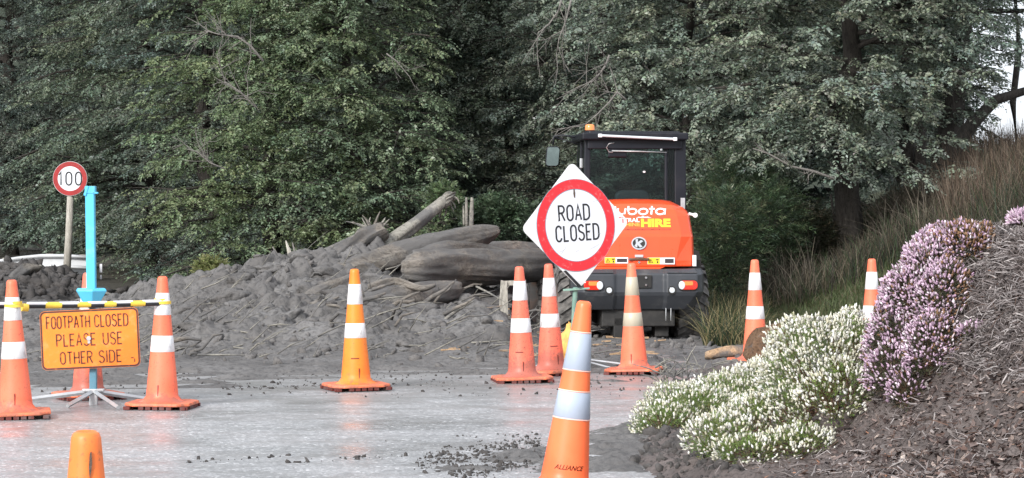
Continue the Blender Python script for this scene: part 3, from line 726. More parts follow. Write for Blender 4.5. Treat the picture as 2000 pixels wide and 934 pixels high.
for k in range(46):
    px = rnd.uniform(300, 1000); py = rnd.uniform(530 if k % 2 else 590, 695) + max(0, (520 - px) * .25); s_ = 180 + (py - 520) * .19
    p = W(px, py, s_); p.z = float(mud_h(np.array([p.x]), np.array([p.y]))[0]) + rnd.uniform(-.01, .03)
    a = rnd.gauss(.45, .45); L = rnd.uniform(.15, .75) * rnd.uniform(.5, 1); r = rnd.uniform(.008, .030); d = Vector((math.cos(a), rnd.uniform(-.5, .3), math.sin(a) * .5)).normalized() * L
    q1 = p + d * .35 + Vector((0, 0, rnd.uniform(-.03, .05))); q2 = p + d * .7 + Vector((0, 0, rnd.uniform(-.03, .05)))
    mb.tube([p, q1, q2, p + d], [r, r * .95, r * .8, r * .4], 7, jit=.12)
    if rnd.random() < .5: mb.tube([q1, q1 + Vector((rnd.uniform(-.1, .15), -.03, rnd.uniform(.03, .14)))], [r * .5, r * .15], 5)
tag(mb.build('torn_branch_debris', M['logmud'], smooth=True), kind='stuff')
# loose sticks over the pile, too many to count
mb = MB()
for k in range(420):
    X = rnd.uniform(-4.6, .6); Y = rnd.uniform(22.2, 28.5)
    z = float(mud_h(np.array([X]), np.array([Y]))[0])
    a = rnd.gauss(.35, .5); L = rnd.uniform(.06, .38) * (1 if rnd.random() < .8 else 1.6); r = rnd.uniform(.003, .009)
    d = Vector((math.cos(a), rnd.uniform(-.4, .4), math.sin(a) * .7)) * L
    p = Vector((X, Y, z + .012))
    mb.tube([p, p + d * .5 + Vector((0, 0, rnd.uniform(-.02, .03))), p + d], [r, r * .9, r * .4], 4)
tag(mb.build('loose_sticks', M['loggrey'], smooth=True), kind='stuff')
mb = MB()
for k in range(60):
    px = rnd.uniform(860, 1290); py = rnd.uniform(655, 712); s = (py - 387) / H * .985
    p = W(px, py, s); p.z = float(mud_h(np.array([p.x]), np.array([p.y]))[0]) + .015
    L = rnd.uniform(.04, .2); a = rnd.uniform(-.4, .4)
    mb.box(p, (L, rnd.uniform(.01, .035), rnd.uniform(.006, .015)), (rnd.uniform(-.2, .2), rnd.uniform(-.15, .15), a))
tag(mb.build('bark_litter', M['logtan']), kind='stuff')
# left mound branches
log('branch', 'pale crooked branch lying on the dark debris hill beside the left cone', [W(48, 552, 143), W(62, 536, 142), W(80, 521, 141)], [.03, .035, .03], M['loggrey'], cat='branch', seed=31, n=8, rough=.25)
log('branch', 'thick dark branch half sunk in the left debris hill', [W(22, 545, 144), W(45, 530, 143), W(75, 524, 142)], [.06, .08, .05], M['logmud'], cat='branch', seed=32, n=12, rough=.2)
log('branch', 'long thin branch at the foot of the hedge right of the funnel', [W(205, 572, 150), W(240, 583, 150), W(300, 582, 152), W(350, 562, 154)], [.02, .025, .025, .012], M['loggrey'], cat='branch', seed=33, n=8)

# foreground woods right of the loader
def ground_z(x, y):
    a = np.array([float(x)]); b = np.array([float(y)])
    return float(max(mud_h(a, b)[0], bank_h(a, b)[0] if y < 21.5 and -1.7 < x < 4.2 else -1, 0, verge_h(a, b)[0] if y > 22.6 and x > 1.7 else -1))
log('timber_offcut', 'tan fresh wood chunk lying in front of the grass verge', [W(1378, 696, 223), W(1420, 690, 223), W(1476, 684, 223)], [.035, .055, .04], M['logtan'], cat='wood chunk', seed=41, n=14, rough=.15)
log('bark_chunk', 'dark brown jagged bark chunk standing behind the white heather', [W(1462, 706, 231), W(1500, 670, 231), W(1536, 652, 231)], [.06, .15, .09], M['logbrown'], cat='bark chunk', seed=42, n=16, rough=.35)
log('wood_stub', 'pale rounded stub of wood sticking up behind the bark chunk', [W(1585, 700, 226), W(1572, 650, 226), W(1563, 618, 226)], [.06, .06, .035], M['postwood'], cat='wood stub', seed=43, n=14, rough=.1, broken=False)
# weathered plank by the front wheel
pl = empty('broken_board_frame', W(985, 663, 193), label='grey weathered board standing on end beside the loader wheel', cat='board')
mb = MB(); mb.prism([(-.045, 0), (-.075, .0), (-.035, .60), (.03, .58), (.045, .02), (.01, .06), (0, .12), (-.012, .03)], 0, .03); mb.build('board', M['postwood'], pl, bevel=.003)
mb = MB(); mb.box((.10, .04, .57), (.24, .03, .05), (0, -.05, 0)); mb.build('crossbar', M['postwood'], pl, bevel=.003)

# ================================================================== TRAFFIC CONES
def cone_r(z): return 0.118 - (0.118 - 0.034) * (z / 0.88)
def make_cone(style, bandmat, two_tone=False):
    """root at the foot; body, base, foot_lug row, reflective bands, cap"""
    root = empty('traffic_cone', (0, 0, 0))
    bm_ = {'a': M['cone_a'], 'b': M['cone_b'], 'c': M['cone_c'], 'n': M['cone_n'], 's': M['cone_s']}[style]
    n = 40
    mb = MB()
    prof = [(.165, .045), (.150, .050), (.128, .062), (cone_r(.085), .085)] + [(cone_r(z), z) for z in np.linspace(.12, .865, 12)] + [(.034, .882), (.030, .892), (.021, .898), (.017, .893), (.017, .6)]
    mb.lathe(prof, n)
    mb.build('body', bm_, root, smooth=True)
    # square foot with cut corners, three stepped layers
    def oct_(w, c): return [(-w + c, -w), (w - c, -w), (w, -w + c), (w, w - c), (w - c, w), (-w + c, w), (-w, w - c), (-w, -w + c)]
    mb = MB()
    for (w_, c_, z0, z1, mi) in ((.225, .07, .024, .046, 0),):
        o8 = oct_(w_, c_); V = [(x, y, z0) for x, y in o8] + [(x * .985, y * .985, z1) for x, y in o8]
        mb.add(V, [tuple(reversed(range(8))), tuple(range(8, 16))] + [(i, (i+1) % 8, (i+1) % 8 + 8, i + 8) for i in range(8)], mi)
    mb.build('base', M['conebase'], root, bevel=.007)
    mb = MB()
    for k in range(9):
        t = -0.19 + k * .0475
        if k % 2 == 0 or k in (3, 5):
            for sgn in (-1, 1):
                mb.box((t, sgn * .195, .013), (.036, .05, .0225)); mb.box((sgn * .195, t, .0125), (.05, .034, .0215))
    mb.build('foot_lugs', M['conefoot'], root, bevel=.002)['kind'] = 'stuff'
    zz = ((.635, .785), (.385, .495)) if style != 'n' else ((.585, .752), (.365, .485))
    for z0, z1 in zz:
        mb = MB(); mb.lathe([(cone_r(z0) + .0004, z0), (cone_r(z0) + .0025, z0 + .002), (cone_r(z1) + .0025, z1 - .002), (cone_r(z1) + .0004, z1)], n)
        mb.build('reflective_band', bandmat, root, smooth=True)
        if style == 'n':
            for z in (z0 - .006, z1 + .001):
                mb = MB(); mb.lathe([(cone_r(z) + .0008, z), (cone_r(z) + .003, z + .0015), (cone_r(z + .006) + .003, z + .0045), (cone_r(z+.006) + .0006, z + .006)], n)
                mb.build('band_edge', M['cone_edge'], root, smooth=True)
    # drain slit and moulded mark near the foot
    mb = MB(); r0 = cone_r(.13)
    mb.box((-.005, -r0 - .001, .125), (.006, .006, .075), (0, 0, 0))
    if style not in ('n', 's'): mb.build('slit', M['conefoot'], root)
    if style in ('b', 'c'):
        mb = MB()
        for k in range(9):
            a = R(-125 + k * 4.0); r1 = cone_r(.235)
            mb.box((r1 * math.cos(a), r1 * math.sin(a), .235), (.009, .004, .007), (0, 0, a + math.pi / 2))
        mb.build('moulded_mark', M['conefoot'], root)
    return root

def dup(root):
    r = root.copy(); C.objects.link(r)
    for ch in root.children:
        c = ch.copy(); C.objects.link(c); c.parent = r
    return r
protos = {}
def place_cone(style, band, loc, rot, label, scale=1.0):
    key = (style, band)
    if key not in protos: protos[key] = o = make_cone(style, M[band])
    else: o = dup(protos[key])
    o.location = loc; o.rotation_euler = rot; o.scale = (scale,) * 3
    tag(o, label, 'traffic cone', 'orange traffic cones closing the road')
    return o
def gpos(px, s, z=0): return Vector(((px - 1000) / s, F / s, z))
place_cone('a', 'band_d', gpos(30, 300), (0, R(-1.6), .2), 'dirty coral cone at the far left holding the striped bar with a yellow clip')
place_cone('c', 'band_d', gpos(171, 274), (0, 0, .5), 'muddy cone mostly hidden behind the orange footpath sign')
place_cone('a', 'band', gpos(316, 287), (0, R(.3), -.1), 'coral cone holding the right end of the striped bar beside the footpath sign', 1.0)
place_cone('b', 'band_d', gpos(695, 262, .004), (0, R(-.7), .35), 'bright yellowish-orange cone standing alone in front of the debris pile')
place_cone('c', 'band', gpos(1020, 251), (0, R(-1.5), .15), 'muddy-footed coral cone, front one of the pair left of the diamond sign')
place_cone('c', 'band_d', gpos(1077, 241), (0, R(-1.9), .6), 'dirty coral cone just behind another, beside the loader wheel and yellow sack')
place_cone('a', 'band_y', gpos(1239, 240, .003), (0, R(-1.6), -.2), 'coral cone with yellowed bands in front of the loader bumper')
place_cone('a', 'band', gpos(1476, 226, .0), (0, R(-.5), .1), 'cone rising behind the brown bark chunk right of the loader')
place_cone('a', 'band', gpos(1703, 227, .01), (0, R(0), .3), 'cone standing behind the top of the white heather bush')
nc = place_cone('n', 'band_g', gpos(1099, 430, .07), (0, R(6.3), R(0)), 'clean leaning cone with blue-grey bands in front of the diamond sign')
place_cone('s', 'band', gpos(167, 855), (0, 0, R(20)), 'nearest cone, only its bare scuffed orange top in view')
# dark gash on the nearest cone's top
near = [o for o in C.objects if o.get('label', '').startswith('nearest cone')][0]
mb = MB(); zc = .80; r = cone_r(zc) + .001
mb.prism([(-.001, .022), (.003, .026), (.0045, .0), (.002, -.022), (-.001, -.036), (-.003, -.012)], -r - .0008, -r + .004, Matrix.Translation((.010, 0, zc + .025)) @ Matrix.Rotation(R(-4.5), 4, 'X'))
g_ = mb.build('gash', M['logbrown'], near); g_.rotation_euler = (0, 0, R(-20) + R(8))
# maker's lettering on the leaning cone
def font_mesh(name, txt, size, mat, parent=None, ext=.0006, bold=0.0, shear=0.0, spacing=1.0):
    cu = bpy.data.curves.new(name, 'FONT'); cu.body = txt; cu.size = size; cu.extrude = ext; cu.offset = bold; cu.shear = shear; cu.space_character = spacing
    cu.align_x = 'CENTER'; cu.resolution_u = 3
    o = bpy.data.objects.new(name, cu); C.objects.link(o)
    bpy.context.view_layer.update()
    me = bpy.data.meshes.new_from_object(o.evaluated_get(bpy.context.evaluated_depsgraph_get()))
    bpy.data.objects.remove(o); bpy.data.curves.remove(cu)
    o = link_mesh(name, me, mat, parent)
    return o
t = font_mesh('lettering', 'ALLIANCE', .030, M['inkred'], nc, shear=.35, bold=.0004)
me = t.data
for v in me.vertices:            # wrap the flat print round the cone
    x, z = v.co.x, v.co.y
    zz = .135 + z; r = cone_r(zz) + .0012; a = x / r + R(6)
    v.co = (r * math.sin(a), -r * math.cos(a), zz)

# ================================================================== RETRACTABLE BAR
A_ = W(-40, 597, 299); B_ = W(334, 591, 287)
barR = empty('cone_bar', A_, label='black and white striped bar with yellow sleeves laid between two cones', cat='barrier bar')
def bar_pt(px):
    t = (px + 40) / 374.0; sag = -.006 * math.sin(math.pi * t)
    p = A_.lerp(B_, t); p.z += sag; p.y -= .0; return p - A_
for (a, b, mt) in ((-38, 22, 0), (50, 88, 0), (112, 150, 0), (168, 204, 0), (218, 256, 0), (276, 318, 0)):
    p, q = bar_pt(a), bar_pt(b)
    mb = MB(); mb.tube([p + Vector((0, 0, -.006)), q + Vector((0, 0, -.006))], .015, 14); mb.build('black_tube', M['black'], barR, smooth=False, auto=.8)
    mb = MB(); mb.tube([p + Vector((0, -.004, .011)), q + Vector((0, -.004, .011))], .0115, 12); mb.build('white_tube', M['white'], barR, auto=.8)
for (a, b, r) in ((88, 112, .021), (150, 169, .019), (203, 219, .020), (255, 277, .020)):
    mb = MB(); mb.tube([bar_pt(a - 4), bar_pt(b + 3)], r, 16); mb.build('yellow_sleeve', M['yellow'], barR, auto=.8)
mb = MB(); mb.tube([bar_pt(40) + Vector((0, -.02, -.012)), bar_pt(52) + Vector((0, -.02, -.014))], .026, 14); mb.build('clip_knob', M['yellow'], barR, auto=.8)
for (px, s, zz, tilt) in ((27, 300, .715, 0), (316, 287, .715, 0)):
    c = gpos(px, s); py = 597 if px < 100 else 591
    zc = W(px, py, s).z
    mb = MB(); mb.lathe([(.050, -.010), (.062, -.010), (.062, .010), (.048, .010), (.050, -.010)], 28, Matrix.Translation(Vector((c.x, c.y, zc)) - A_)); mb.build('yellow_collar', M['yellow'], barR, auto=.6)
    mb = MB(); mb.lathe([(.050, .012), (.052, .012), (.052, .028), (.046, .028)], 28, Matrix.Translation(Vector((c.x, c.y, zc)) - A_)); mb.build('collar_band', M['yellow'], barR, auto=.6)

# ================================================================== FOOTPATH CLOSED SIGN
S1 = 283.0
sg = empty('footpath_sign', Vector(((178 - 1000) / S1, F / S1, 0)), label='orange FOOTPATH CLOSED sign on a tripod with tall light-blue pole', cat='road sign')
def L1(px, py, dy=0): p = W(px, py, S1); return Vector((p.x - sg.location.x, dy, p.z))
Mx = Matrix.Translation(L1(177.5, 661.5, -.05)) @ Matrix.Rotation(R(2.6), 4, 'Y').inverted() @ Matrix.Rotation(R(0), 4, 'X')
wS, hS = 192 / S1, 115 / S1
def part(parent, mbf, name, mat, M4=None, **k):
    mb = MB(); mbf(mb); o = mb.build(name, mat, parent, **k)
    if M4 is not None: o.matrix_local = M4
    return o
part(sg, lambda m: m.prism(rrect(wS, hS, .035), 0, .004), 'sign_board', M['signorange'], Mx)
def ring(mb, outer, inner, y0, y1):
    n = len(outer); V = [(x, y0, z) for x, z in outer] + [(x, y0, z) for x, z in inner] + [(x, y1, z) for x, z in outer] + [(x, y1, z) for x, z in inner]
    F_ = []
    for i in range(n):
        j = (i + 1) % n
        F_ += [(i, j, n+j, n+i), (2*n+i, 3*n+i, 3*n+j, 2*n+j), (i, 2*n+i, 2*n+j, j), (n+i, n+j, 3*n+j, 3*n+i)]
    mb.add(V, F_)
part(sg, lambda m: ring(m, rrect(wS - .004, hS - .004, .033), rrect(wS - .026, hS - .026, .026), -.0015, -.0002), 'border', M['inkborder'], Mx)
lh = .080
for word, x_, z_, w_ in (('FOOTPATH', -.146, .122, .296), ('CLOSED', .152, .122, .228), ('PLEASE', -.097, -.002, .266), ('USE', .155, -.002, .128), ('OTHER', -.100, -.125, .218), ('SIDE', .133, -.125, .152)):
    part(sg, lambda m: stroke_text(m, word, x_, z_, lh, .0095, -.0018, -.0002, width=w_), 'lettering', M['inkred'], Mx)
part(sg, lambda m: (m.prism(circ(-.008, .004, .016, n=16), -.006, -.0025), m.prism(circ(-.008, -.022, .010, n=12), -.005, -.0025)), 'bolt', M['galv'], Mx)
part(sg, lambda m: (m.box((.285, -.001, -.142), (.018, .002, .006)), m.box((.30, -.001, -.160), (.006, .002, .024))), 'small_mark', M['inkred'], Mx)
# pole
mb = MB(); P0, P1 = L1(178, 592), L1(177, 377); mb.box((P0 + P1) / 2, (.062, .062, (P1 - P0).length), (0, R(-.6), 0)); mb.build('upper_pole', M['cyan'], sg, bevel=.006)
mb = MB(); mb.box(L1(177, 371), (.070, .07, .05)); mb.box(L1(170, 373, -.03), (.018, .02, .07), (0, .3, 0)); mb.box(L1(188, 377, -.02), (.035, .03, .012)); mb.build('pole_top_bracket', M['cyan'], sg, bevel=.003)
# funnel-shaped socket
mb = MB(); zt = L1(178, 563).z; zm = L1(178, 568).z; zb = L1(178, 590).z
prof = [(.068, zb), (.118, zm - .0), (.105, zt), (.06, zt - .004)]
V = []; Fc = []
for r_, z_ in prof:
    for k in range(6):
        a = math.pi / 6 + k * math.pi / 3 + .2
        V.append((r_ * math.cos(a) * (1.0), r_ * .8 * math.sin(a), z_))
for i in range(3):
    for k in range(6): Fc.append((i*6+k, i*6+(k+1) % 6, (i+1)*6+(k+1) % 6, (i+1)*6+k))
Fc.append(tuple(range(6))[::-1]); Fc.append(tuple(range(18, 24)))
mb.add(V, Fc); mb.build('socket', M['cyan'], sg, bevel=.004)
mb = MB(); mb.box(L1(172, 596, -.01), (.11, .07, .03)); mb.build('socket_plate', M['cyan'], sg, bevel=.004)
mb = MB(); mb.box((L1(180, 600, .02) + L1(181, 765, .02)) / 2, (.048, .048, L1(180, 600).z - L1(181, 765).z)); mb.build('lower_post', M['bluegrey'], sg, bevel=.004)
hub = L1(181, 765, .02)
mb = MB(); mb.box(hub + Vector((0, 0, .008)), (.15, .06, .018)); mb.box(hub + Vector((0, 0, -.05)), (.055, .055, .10)); mb.build('hub', M['galv'], sg, bevel=.003)
for (px, py, yy) in ((60, 776, .25), (288, 778, .25), (131, 786, -.28), (230, 797, -.45)):
    e = L1(px, py, yy); e.z = .018 if yy < 0 else .02
    s_ = F / (sg.location.y + yy); e.x = (px - 1000) / s_ - sg.location.x
    mb = MB(); mb.tube([hub + Vector((0, 0, .0)), e], .017, 4); mb.build('leg', M['galv'], sg)

# ================================================================== SPEED LIMIT SIGN
S2 = 128.0
sp = empty('speed_limit_sign', Vector(((132 - 1000) / S2, F / S2, 0.2)), label='round red-rimmed 100 speed limit sign on a leaning wooden post', cat='road sign')
def L2(px, py, dy=0): p = W(px, py, S2); return Vector((p.x - sp.location.x, dy, p.z - sp.location.z))
mb = MB(); mb.tube([L2(127, 560, .06), L2(133, 460, .06), L2(136.5, 372, .06)], [.062, .056, .05], 12, jit=.03); mb.build('post', M['postwood'], sp, smooth=True)
mb = MB(); mb.tube([L2(143, 384, .03), L2(160, 362, .03)], .012, 6); mb.build('brace', M['galv'], sp)
Mx = Matrix.Translation(L2(137, 349))
rr_ = 33 / S2
part(sp, lambda m: m.prism(circ(0, 0, rr_ + .006, n=48), 0, .004), 'sign_board', M['signback'], Mx)
part(sp, lambda m: ring(m, circ(0, 0, rr_, n=48), circ(0, 0, rr_ * .73, n=48), -.004, -.0005), 'red_rim', M['signred2'], Mx)
part(sp, lambda m: m.prism(circ(0, 0, rr_ * .73, n=48), -.003, -.0005), 'white_disc', M['signwhite2'], Mx)
part(sp, lambda m: stroke_text(m, '100', 0, 0, .195, .0215, -.006, -.0035, gap=.34, width=.345), 'lettering', M['ink'], Mx)

# ================================================================== GUARD RAIL
gr = empty('guard_rail', W(80, 520, 100), label='curved galvanised guard rail behind the dark debris hill', cat='guard rail')
pts = [(-60, 520, 117), (0, 510, 119), (40, 504, 120), (80, 500, 121), (130, 500, 122), (172, 503, 122)]
for dz in (0, .17):
    mb = MB(); P_ = [W(a, b, s) - gr.location + Vector((0, 0, -dz)) for a, b, s in pts]
    mb.tube(P_, .05, 8, squash=.6); mb.build('rail_wave', M['rail'], gr, smooth=True)
mb = MB()
V = []
for p in [W(a, b, s) - gr.location for a, b, s in pts]: V += [p + Vector((0, .03, -.02)), p + Vector((0, .03, -.18))]
mb.add(V, [(2*i, 2*i+1, 2*i+3, 2*i+2) for i in range(len(pts) - 1)]); o = mb.build('rail_web', M['rail'], gr); sol = o.modifiers.new('solid', 'SOLIDIFY'); sol.thickness = .012
for a, b, s in ((10, 510, 119), (95, 502, 121), (160, 504, 121)):
    mb = MB(); p = W(a, b, s) - gr.location; mb.box(p + Vector((0, .12, -.4)), (.12, .12, .9)); mb.build('post', M['postwood'], gr)
bar = empty('concrete_abutment', W(158, 530, 121), label='grey ribbed panel with concrete foot under the end of the guard rail', cat='panel')
mb = MB(); x0 = W(136, 512, 121) - bar.location; x1 = W(170, 524, 121) - bar.location
for k in range(9): mb.box(((x0.x + x1.x) / 2 - .13 + k * .034, 0, (x0.z + x1.z) / 2 - .02), (.028, .05, .30))
mb.build('ribbed_panel', M['rail'], bar)['kind'] = 'stuff'
mb = MB(); mb.prism([((a - 158) / 121, (530 - b) / 121) for a, b in ((134, 523), (172, 523), (172, 560), (160, 545))][::-1], -.03, .25); mb.build('concrete_foot', M['rail'], bar)
mk = MB(); mk.box(W(197, 524, 120), (.04, .03, .14)); mk.box(W(197, 543, 120), (.03, .03, .10)); tag(mk.build('marker_peg', M['white']), 'small white marker peg at the hedge foot right of the blue pole', 'marker')

# ================================================================== ROAD CLOSED SIGN
S3 = 235.0
rc = empty('road_closed_sign', Vector(((1130 - 1000) / S3, F / S3, 0)), label='white diamond ROAD CLOSED sign with red ring on a low stand', cat='road sign')
def L3(px, py, dy=0): p = W(px, py, S3); return Vector((p.x - rc.location.x, dy, p.z))
yaw = R(31); Mx = Matrix.Translation(L3(1124.5, 440, -.05)) @ Matrix.Rotation(R(-3.5), 4, 'Y') @ Matrix.Rotation(yaw, 4, 'Z') 
hd = 121.5 / S3
def diamond(r, cr_=.05):
    out = []; c = r - cr_ * 1.414
    for cx, cz, a in ((c, 0, 0), (0, c, 90), (-c, 0, 180), (0, -c, 270)):
        out += [(cx + cr_ * math.cos(R(a - 45 + 90 * i / 5)), cz + cr_ * math.sin(R(a - 45 + 90 * i / 5))) for i in range(6)]
    return out
part(rc, lambda m: m.prism(diamond(hd + .012), 0, .006), 'sign_board', M['signwhite'], Mx)
ro, ri = 89.5 / S3, 70 / S3
part(rc, lambda m: ring(m, circ(0, 0, ro, n=64), circ(0, 0, ri, n=64), -.0035, -.0004), 'red_ring', M['signred'], Mx)
part(rc, lambda m: m.prism(circ(0, 0, ri, n=64), -.002, -.0004), 'white_disc', M['signwhite2'], Mx)
part(rc, lambda m: ring(m, circ(0, 0, ri + .004, n=64), circ(0, 0, ri, n=64), -.0042, -.0037), 'thin_ring', M['bluegrey'], Mx)
part(rc, lambda m: ring(m, circ(0, 0, ro + .003, n=64), circ(0, 0, ro, n=64), -.0035, -.0005), 'thin_ring', M['bluegrey'], Mx)
part(rc, lambda m: stroke_text(m, 'ROAD', -.012, .105, .124, .0155, -.0036, -.0022, width=.298), 'lettering', M['ink'], Mx)
part(rc, lambda m: stroke_text(m, 'CLOSED', .010, -.062, .126, .0155, -.0036, -.0022, width=.418), 'lettering', M['ink'], Mx)
part(rc, lambda m: m.prism([(-.004, .30), (.004, .305), (.009, .27), (.004, .225), (-.004, .235), (-.008, .265)], -.006, -.0022), 'rust_streak', M['logbrown'], Mx)
part(rc, lambda m: (m.box((.44, -.001, .04), (.02, .0015, .006)), m.box((.462, -.001, .04), (.008, .0015, .006)), m.box((.468, -.001, .01), (.008, .0015, .035))), 'small_mark', M['signred'], Mx)
# scratches
mb = MB()
for k in range(16):
    a = rnd.uniform(-.3, .3); b = rnd.uniform(-.3, .3); L = rnd.uniform(.02, .12)
    if abs(a) + abs(b) > .42: continue
    mb.box((a, -.0042, b), (L, .0008, .0016), (0, rnd.uniform(-1.5, 0), 0))
o = mb.build('scratches', M['rail'], rc); o.matrix_local = Mx; o['kind'] = 'stuff'
# bottom corner clip, green plate and stand
mb = MB(); q = hd - .01
for a in ((-.135, -q + .135),):
    mb.prism([(-.15, -q + .135), (-.012, -q - .008), (.02, -q - .01), (.0, -q + .012), (-.13, -q + .140)], -.012, .012)
o = mb.build('corner_clip', M['black'], rc); o.matrix_local = Mx
mb = MB(); mb.prism([(-.12, -.012), (.10, .006), (.10, .018), (-.12, .004)], -.04, .05, Matrix.Translation(L3(1128, 566, 0))); mb.build('clamp_plate', M['green'], rc, bevel=.002)
mb = MB(); mb.tube([L3(1124, 562, .0), L3(1122, 600, .02), L3(1118, 700, .05)], .022, 8); mb.build('stand_post', M['green'], rc, auto=.8)
for (a, b, dy) in ((1040, 707, -.1), (1195, 713, -.25), (1292, 722, -.35), (1150, 704, .6), (1060, 722, -.4)):
    s_ = F / (rc.location.y + dy); e = Vector(((a - 1000) / s_ - rc.location.x, dy, .03))
    mb = MB(); mb.tube([L3(1118, 700, .05), e], .011, 5); mb.build('leg', M['galv'], rc)

# ================================================================== SACK
bm = bmesh.new(); bmesh.ops.create_icosphere(bm, subdivisions=4, radius=1.0)
V = np.array([v.co[:] for v in bm.verts]); n = fbm(V[:, 0] * 2 + V[:, 2] * 4, V[:, 1] * 2 + V[:, 2] * .5, 4, 4) * .22
fold = .05 * np.sin(V[:, 0] * 16 + V[:, 2] * 3)
V = V * (1 + n + fold)[:, None] * np.array((.115, .12, .19)); V[:, 0] += .06 * np.clip(V[:, 2] / .16, 0, 1) ** 1.5; V[:, 0] *= np.where(V[:, 2] > 0, 1 - .45 * V[:, 2] / .16, 1)
for v, c in zip(bm.verts, V): v.co = c
me = bpy.data.meshes.new('sack'); bm.to_mesh(me); bm.free(); o = link_mesh('sack', me, M['sack'], smooth=True)
o.location = W(1106, 676, 232); o.location.z = .18
tag(o, 'crumpled yellow sack sitting on the road behind the leaning cone', 'sack')

# ================================================================== WHEEL LOADER
S4 = 195.0
LZ = -.129
ld = empty('wheel_loader', (1.272, F / S4, LZ), (0, 0, R(4)), label='orange and black compact wheel loader parked facing into the debris pile', cat='wheel loader')
# rear bonnet
def shell(rows, name, mat, parent, bevel=.012, cap=True):
    mb = MB(); n = len(rows[0]); V = [p for r_ in rows for p in r_]
    Fc = [(i*n+j, i*n+j+1, (i+1)*n+j+1, (i+1)*n+j) for i in range(len(rows) - 1) for j in range(n - 1)]
    if cap: Fc += [tuple(range(n))[::-1], tuple(range((len(rows)-1)*n, len(rows)*n))]
    Fc += [(i*n, (i+1)*n, (i+1)*n+n-1, i*n+n-1) for i in range(len(rows) - 1)]
    mb.add(V, Fc); return mb.build(name, mat, parent, bevel=bevel, seg=3, auto=R(28) if not bevel else None)
def sec(z, w_, c, y, dz=(0, 0), depth=.95):
    zc, zw = dz
    xs = [(-w_, depth, zw), (-w_, y + .16, zw), (-(w_ - .025), y + .085, zw), (-c, y + .018, zc), (-c * .5, y + .003, zc * .3), (0, y, 0), (c * .5, y + .003, zc * .3), (c, y + .018, zc), (w_ - .025, y + .085, zw), (w_, y + .16, zw), (w_, depth, zw)]
    return [(x, yy, z + d) for x, yy, d in xs]
hood = shell([sec(.868, .572, .36, .0), sec(.93, .575, .375, .0), sec(1.17, .572, .43, .025), sec(1.20, .568, .435, .045), sec(1.38, .545, .40, .10), sec(1.455, .522, .38, .135, (-.012, -.025)), sec(1.505, .49, .36, .185, (-.016, -.04)), sec(1.535, .44, .33, .29, (-.018, -.04)), sec(1.55, .40, .30, .50, (-.01, -.02), 1.0)], 'bonnet', M['kpaint'], ld, bevel=.016)
mb = MB(); mb.prism([(-.50, .870), (-.46, .845), (.20, .845), (.26, .87)], -.02, .06); mb.build('bonnet_skirt', M['kpaint'], ld, bevel=.004)
def on_hood(z, lift=.004):
    """y of the bonnet's middle at height z and its lean"""
    y = np.interp(z, [.868, .93, 1.17, 1.20, 1.38, 1.475], [.0, .0, .025, .045, .10, .14]); return float(y) - lift
def slab_text(o, z0, xoff=0.0, lift=.004, curve=True):
    """lay a flat print (x right, y up) on the bonnet"""
    for v in o.data.vertices:
        x, h, e = v.co.x + xoff, v.co.y, v.co.z
        z = z0 + h; y = on_hood(z, lift) - e
        ax = abs(x)
        y += .003 * min(1, ax / .19) + max(0, (ax - .19) / .2) * .015
        v.co = (x, y, z - .0 * ax)
# maker name, broad white letters
mb = MB(); stroke_text(mb, 'Kubota', 0, 0, .062, .0155, -.001, .0, gap=.22, suffix='_', sx=1.35, shear=.12, width=None)
o = mb.build('lettering', M['vinyl'], ld)
xs = [v.co.x for v in o.data.vertices]; x0, x1 = min(xs), max(xs)
for v in o.data.vertices:
    x = -.31 + (v.co.x - x0) / (x1 - x0) * (.29 + .31); h = v.co.z; e = -v.co.y; v.co = (x, h, e)
slab_text(o, 1.425, 0, .003)
def hood_text(txt, z, h, xa, xb, mat, bold=.0, lift=.003, spacing=1.0):
    o = font_mesh('lettering', txt, .1, mat, ld, ext=.0006, bold=bold, spacing=spacing)
    co = np.array([v.co[:] for v in o.data.vertices]); mn, mx_ = co.min(0), co.max(0)
    for v in o.data.vertices:
        v.co.x = xa + (v.co.x - mn[0]) / (mx_[0] - mn[0]) * (xb - xa); v.co.y = (v.co.y - mn[1]) / (mx_[1] - mn[1]) * h
    slab_text(o, z, 0, lift); return o
hood_text('CENTRAL', 1.318, .040, -.27, .015, M['vinyl'], .003)
hood_text('MACHINE', 1.275, .038, -.27, .020, M['machine'], .003)
hood_text('HIRE', 1.268, .083, .03, .33, M['hire'], .005)
hood_text('www.centralmachinehire.co.nz', 1.238, .018, -.25, .335, M['labeldark'], .0)
mb = MB(); mb.prism([(-.00, 0), (.03, .014), (.045, .008), (.07, .022), (.09, .010), (.12, .016), (.16, 0)], -.0008, 0)
o = mb.build('mountain_mark', M['vinyl'], ld)
for v in o.data.vertices: v.co = (v.co.x - .02, v.co.z, 0)
slab_text(o, 1.360, 0, .003)
# round badge
bc = Vector((.0, on_hood(1.105, .006), 1.105))
Mb = Matrix.Translation(bc) @ Matrix.Rotation(R(-6), 4, 'X')
bd = MB(); bd.prism(circ(0, 0, .074, .062, 32), -.004, .004); bd = bd.build('badge', M['kunder'], ld); bd.matrix_local = Mb
mb = MB(); ring(mb, circ(0, 0, .077, .065, 32), circ(0, 0, .063, .051, 32), -.012, -.0045); mb.build('badge_ring', M['chrome'], bd)
mb = MB(); mb.prism([(-.035, .040), (-.008, .044), (-.012, .012), (.022, .034), (.044, .020), (.008, -.004), (.036, -.034), (.010, -.044), (-.015, -.015), (-.018, -.044), (-.046, -.028), (-.030, .0)], -.011, -.0045); mb.build('badge_emblem', M['chrome'], bd)
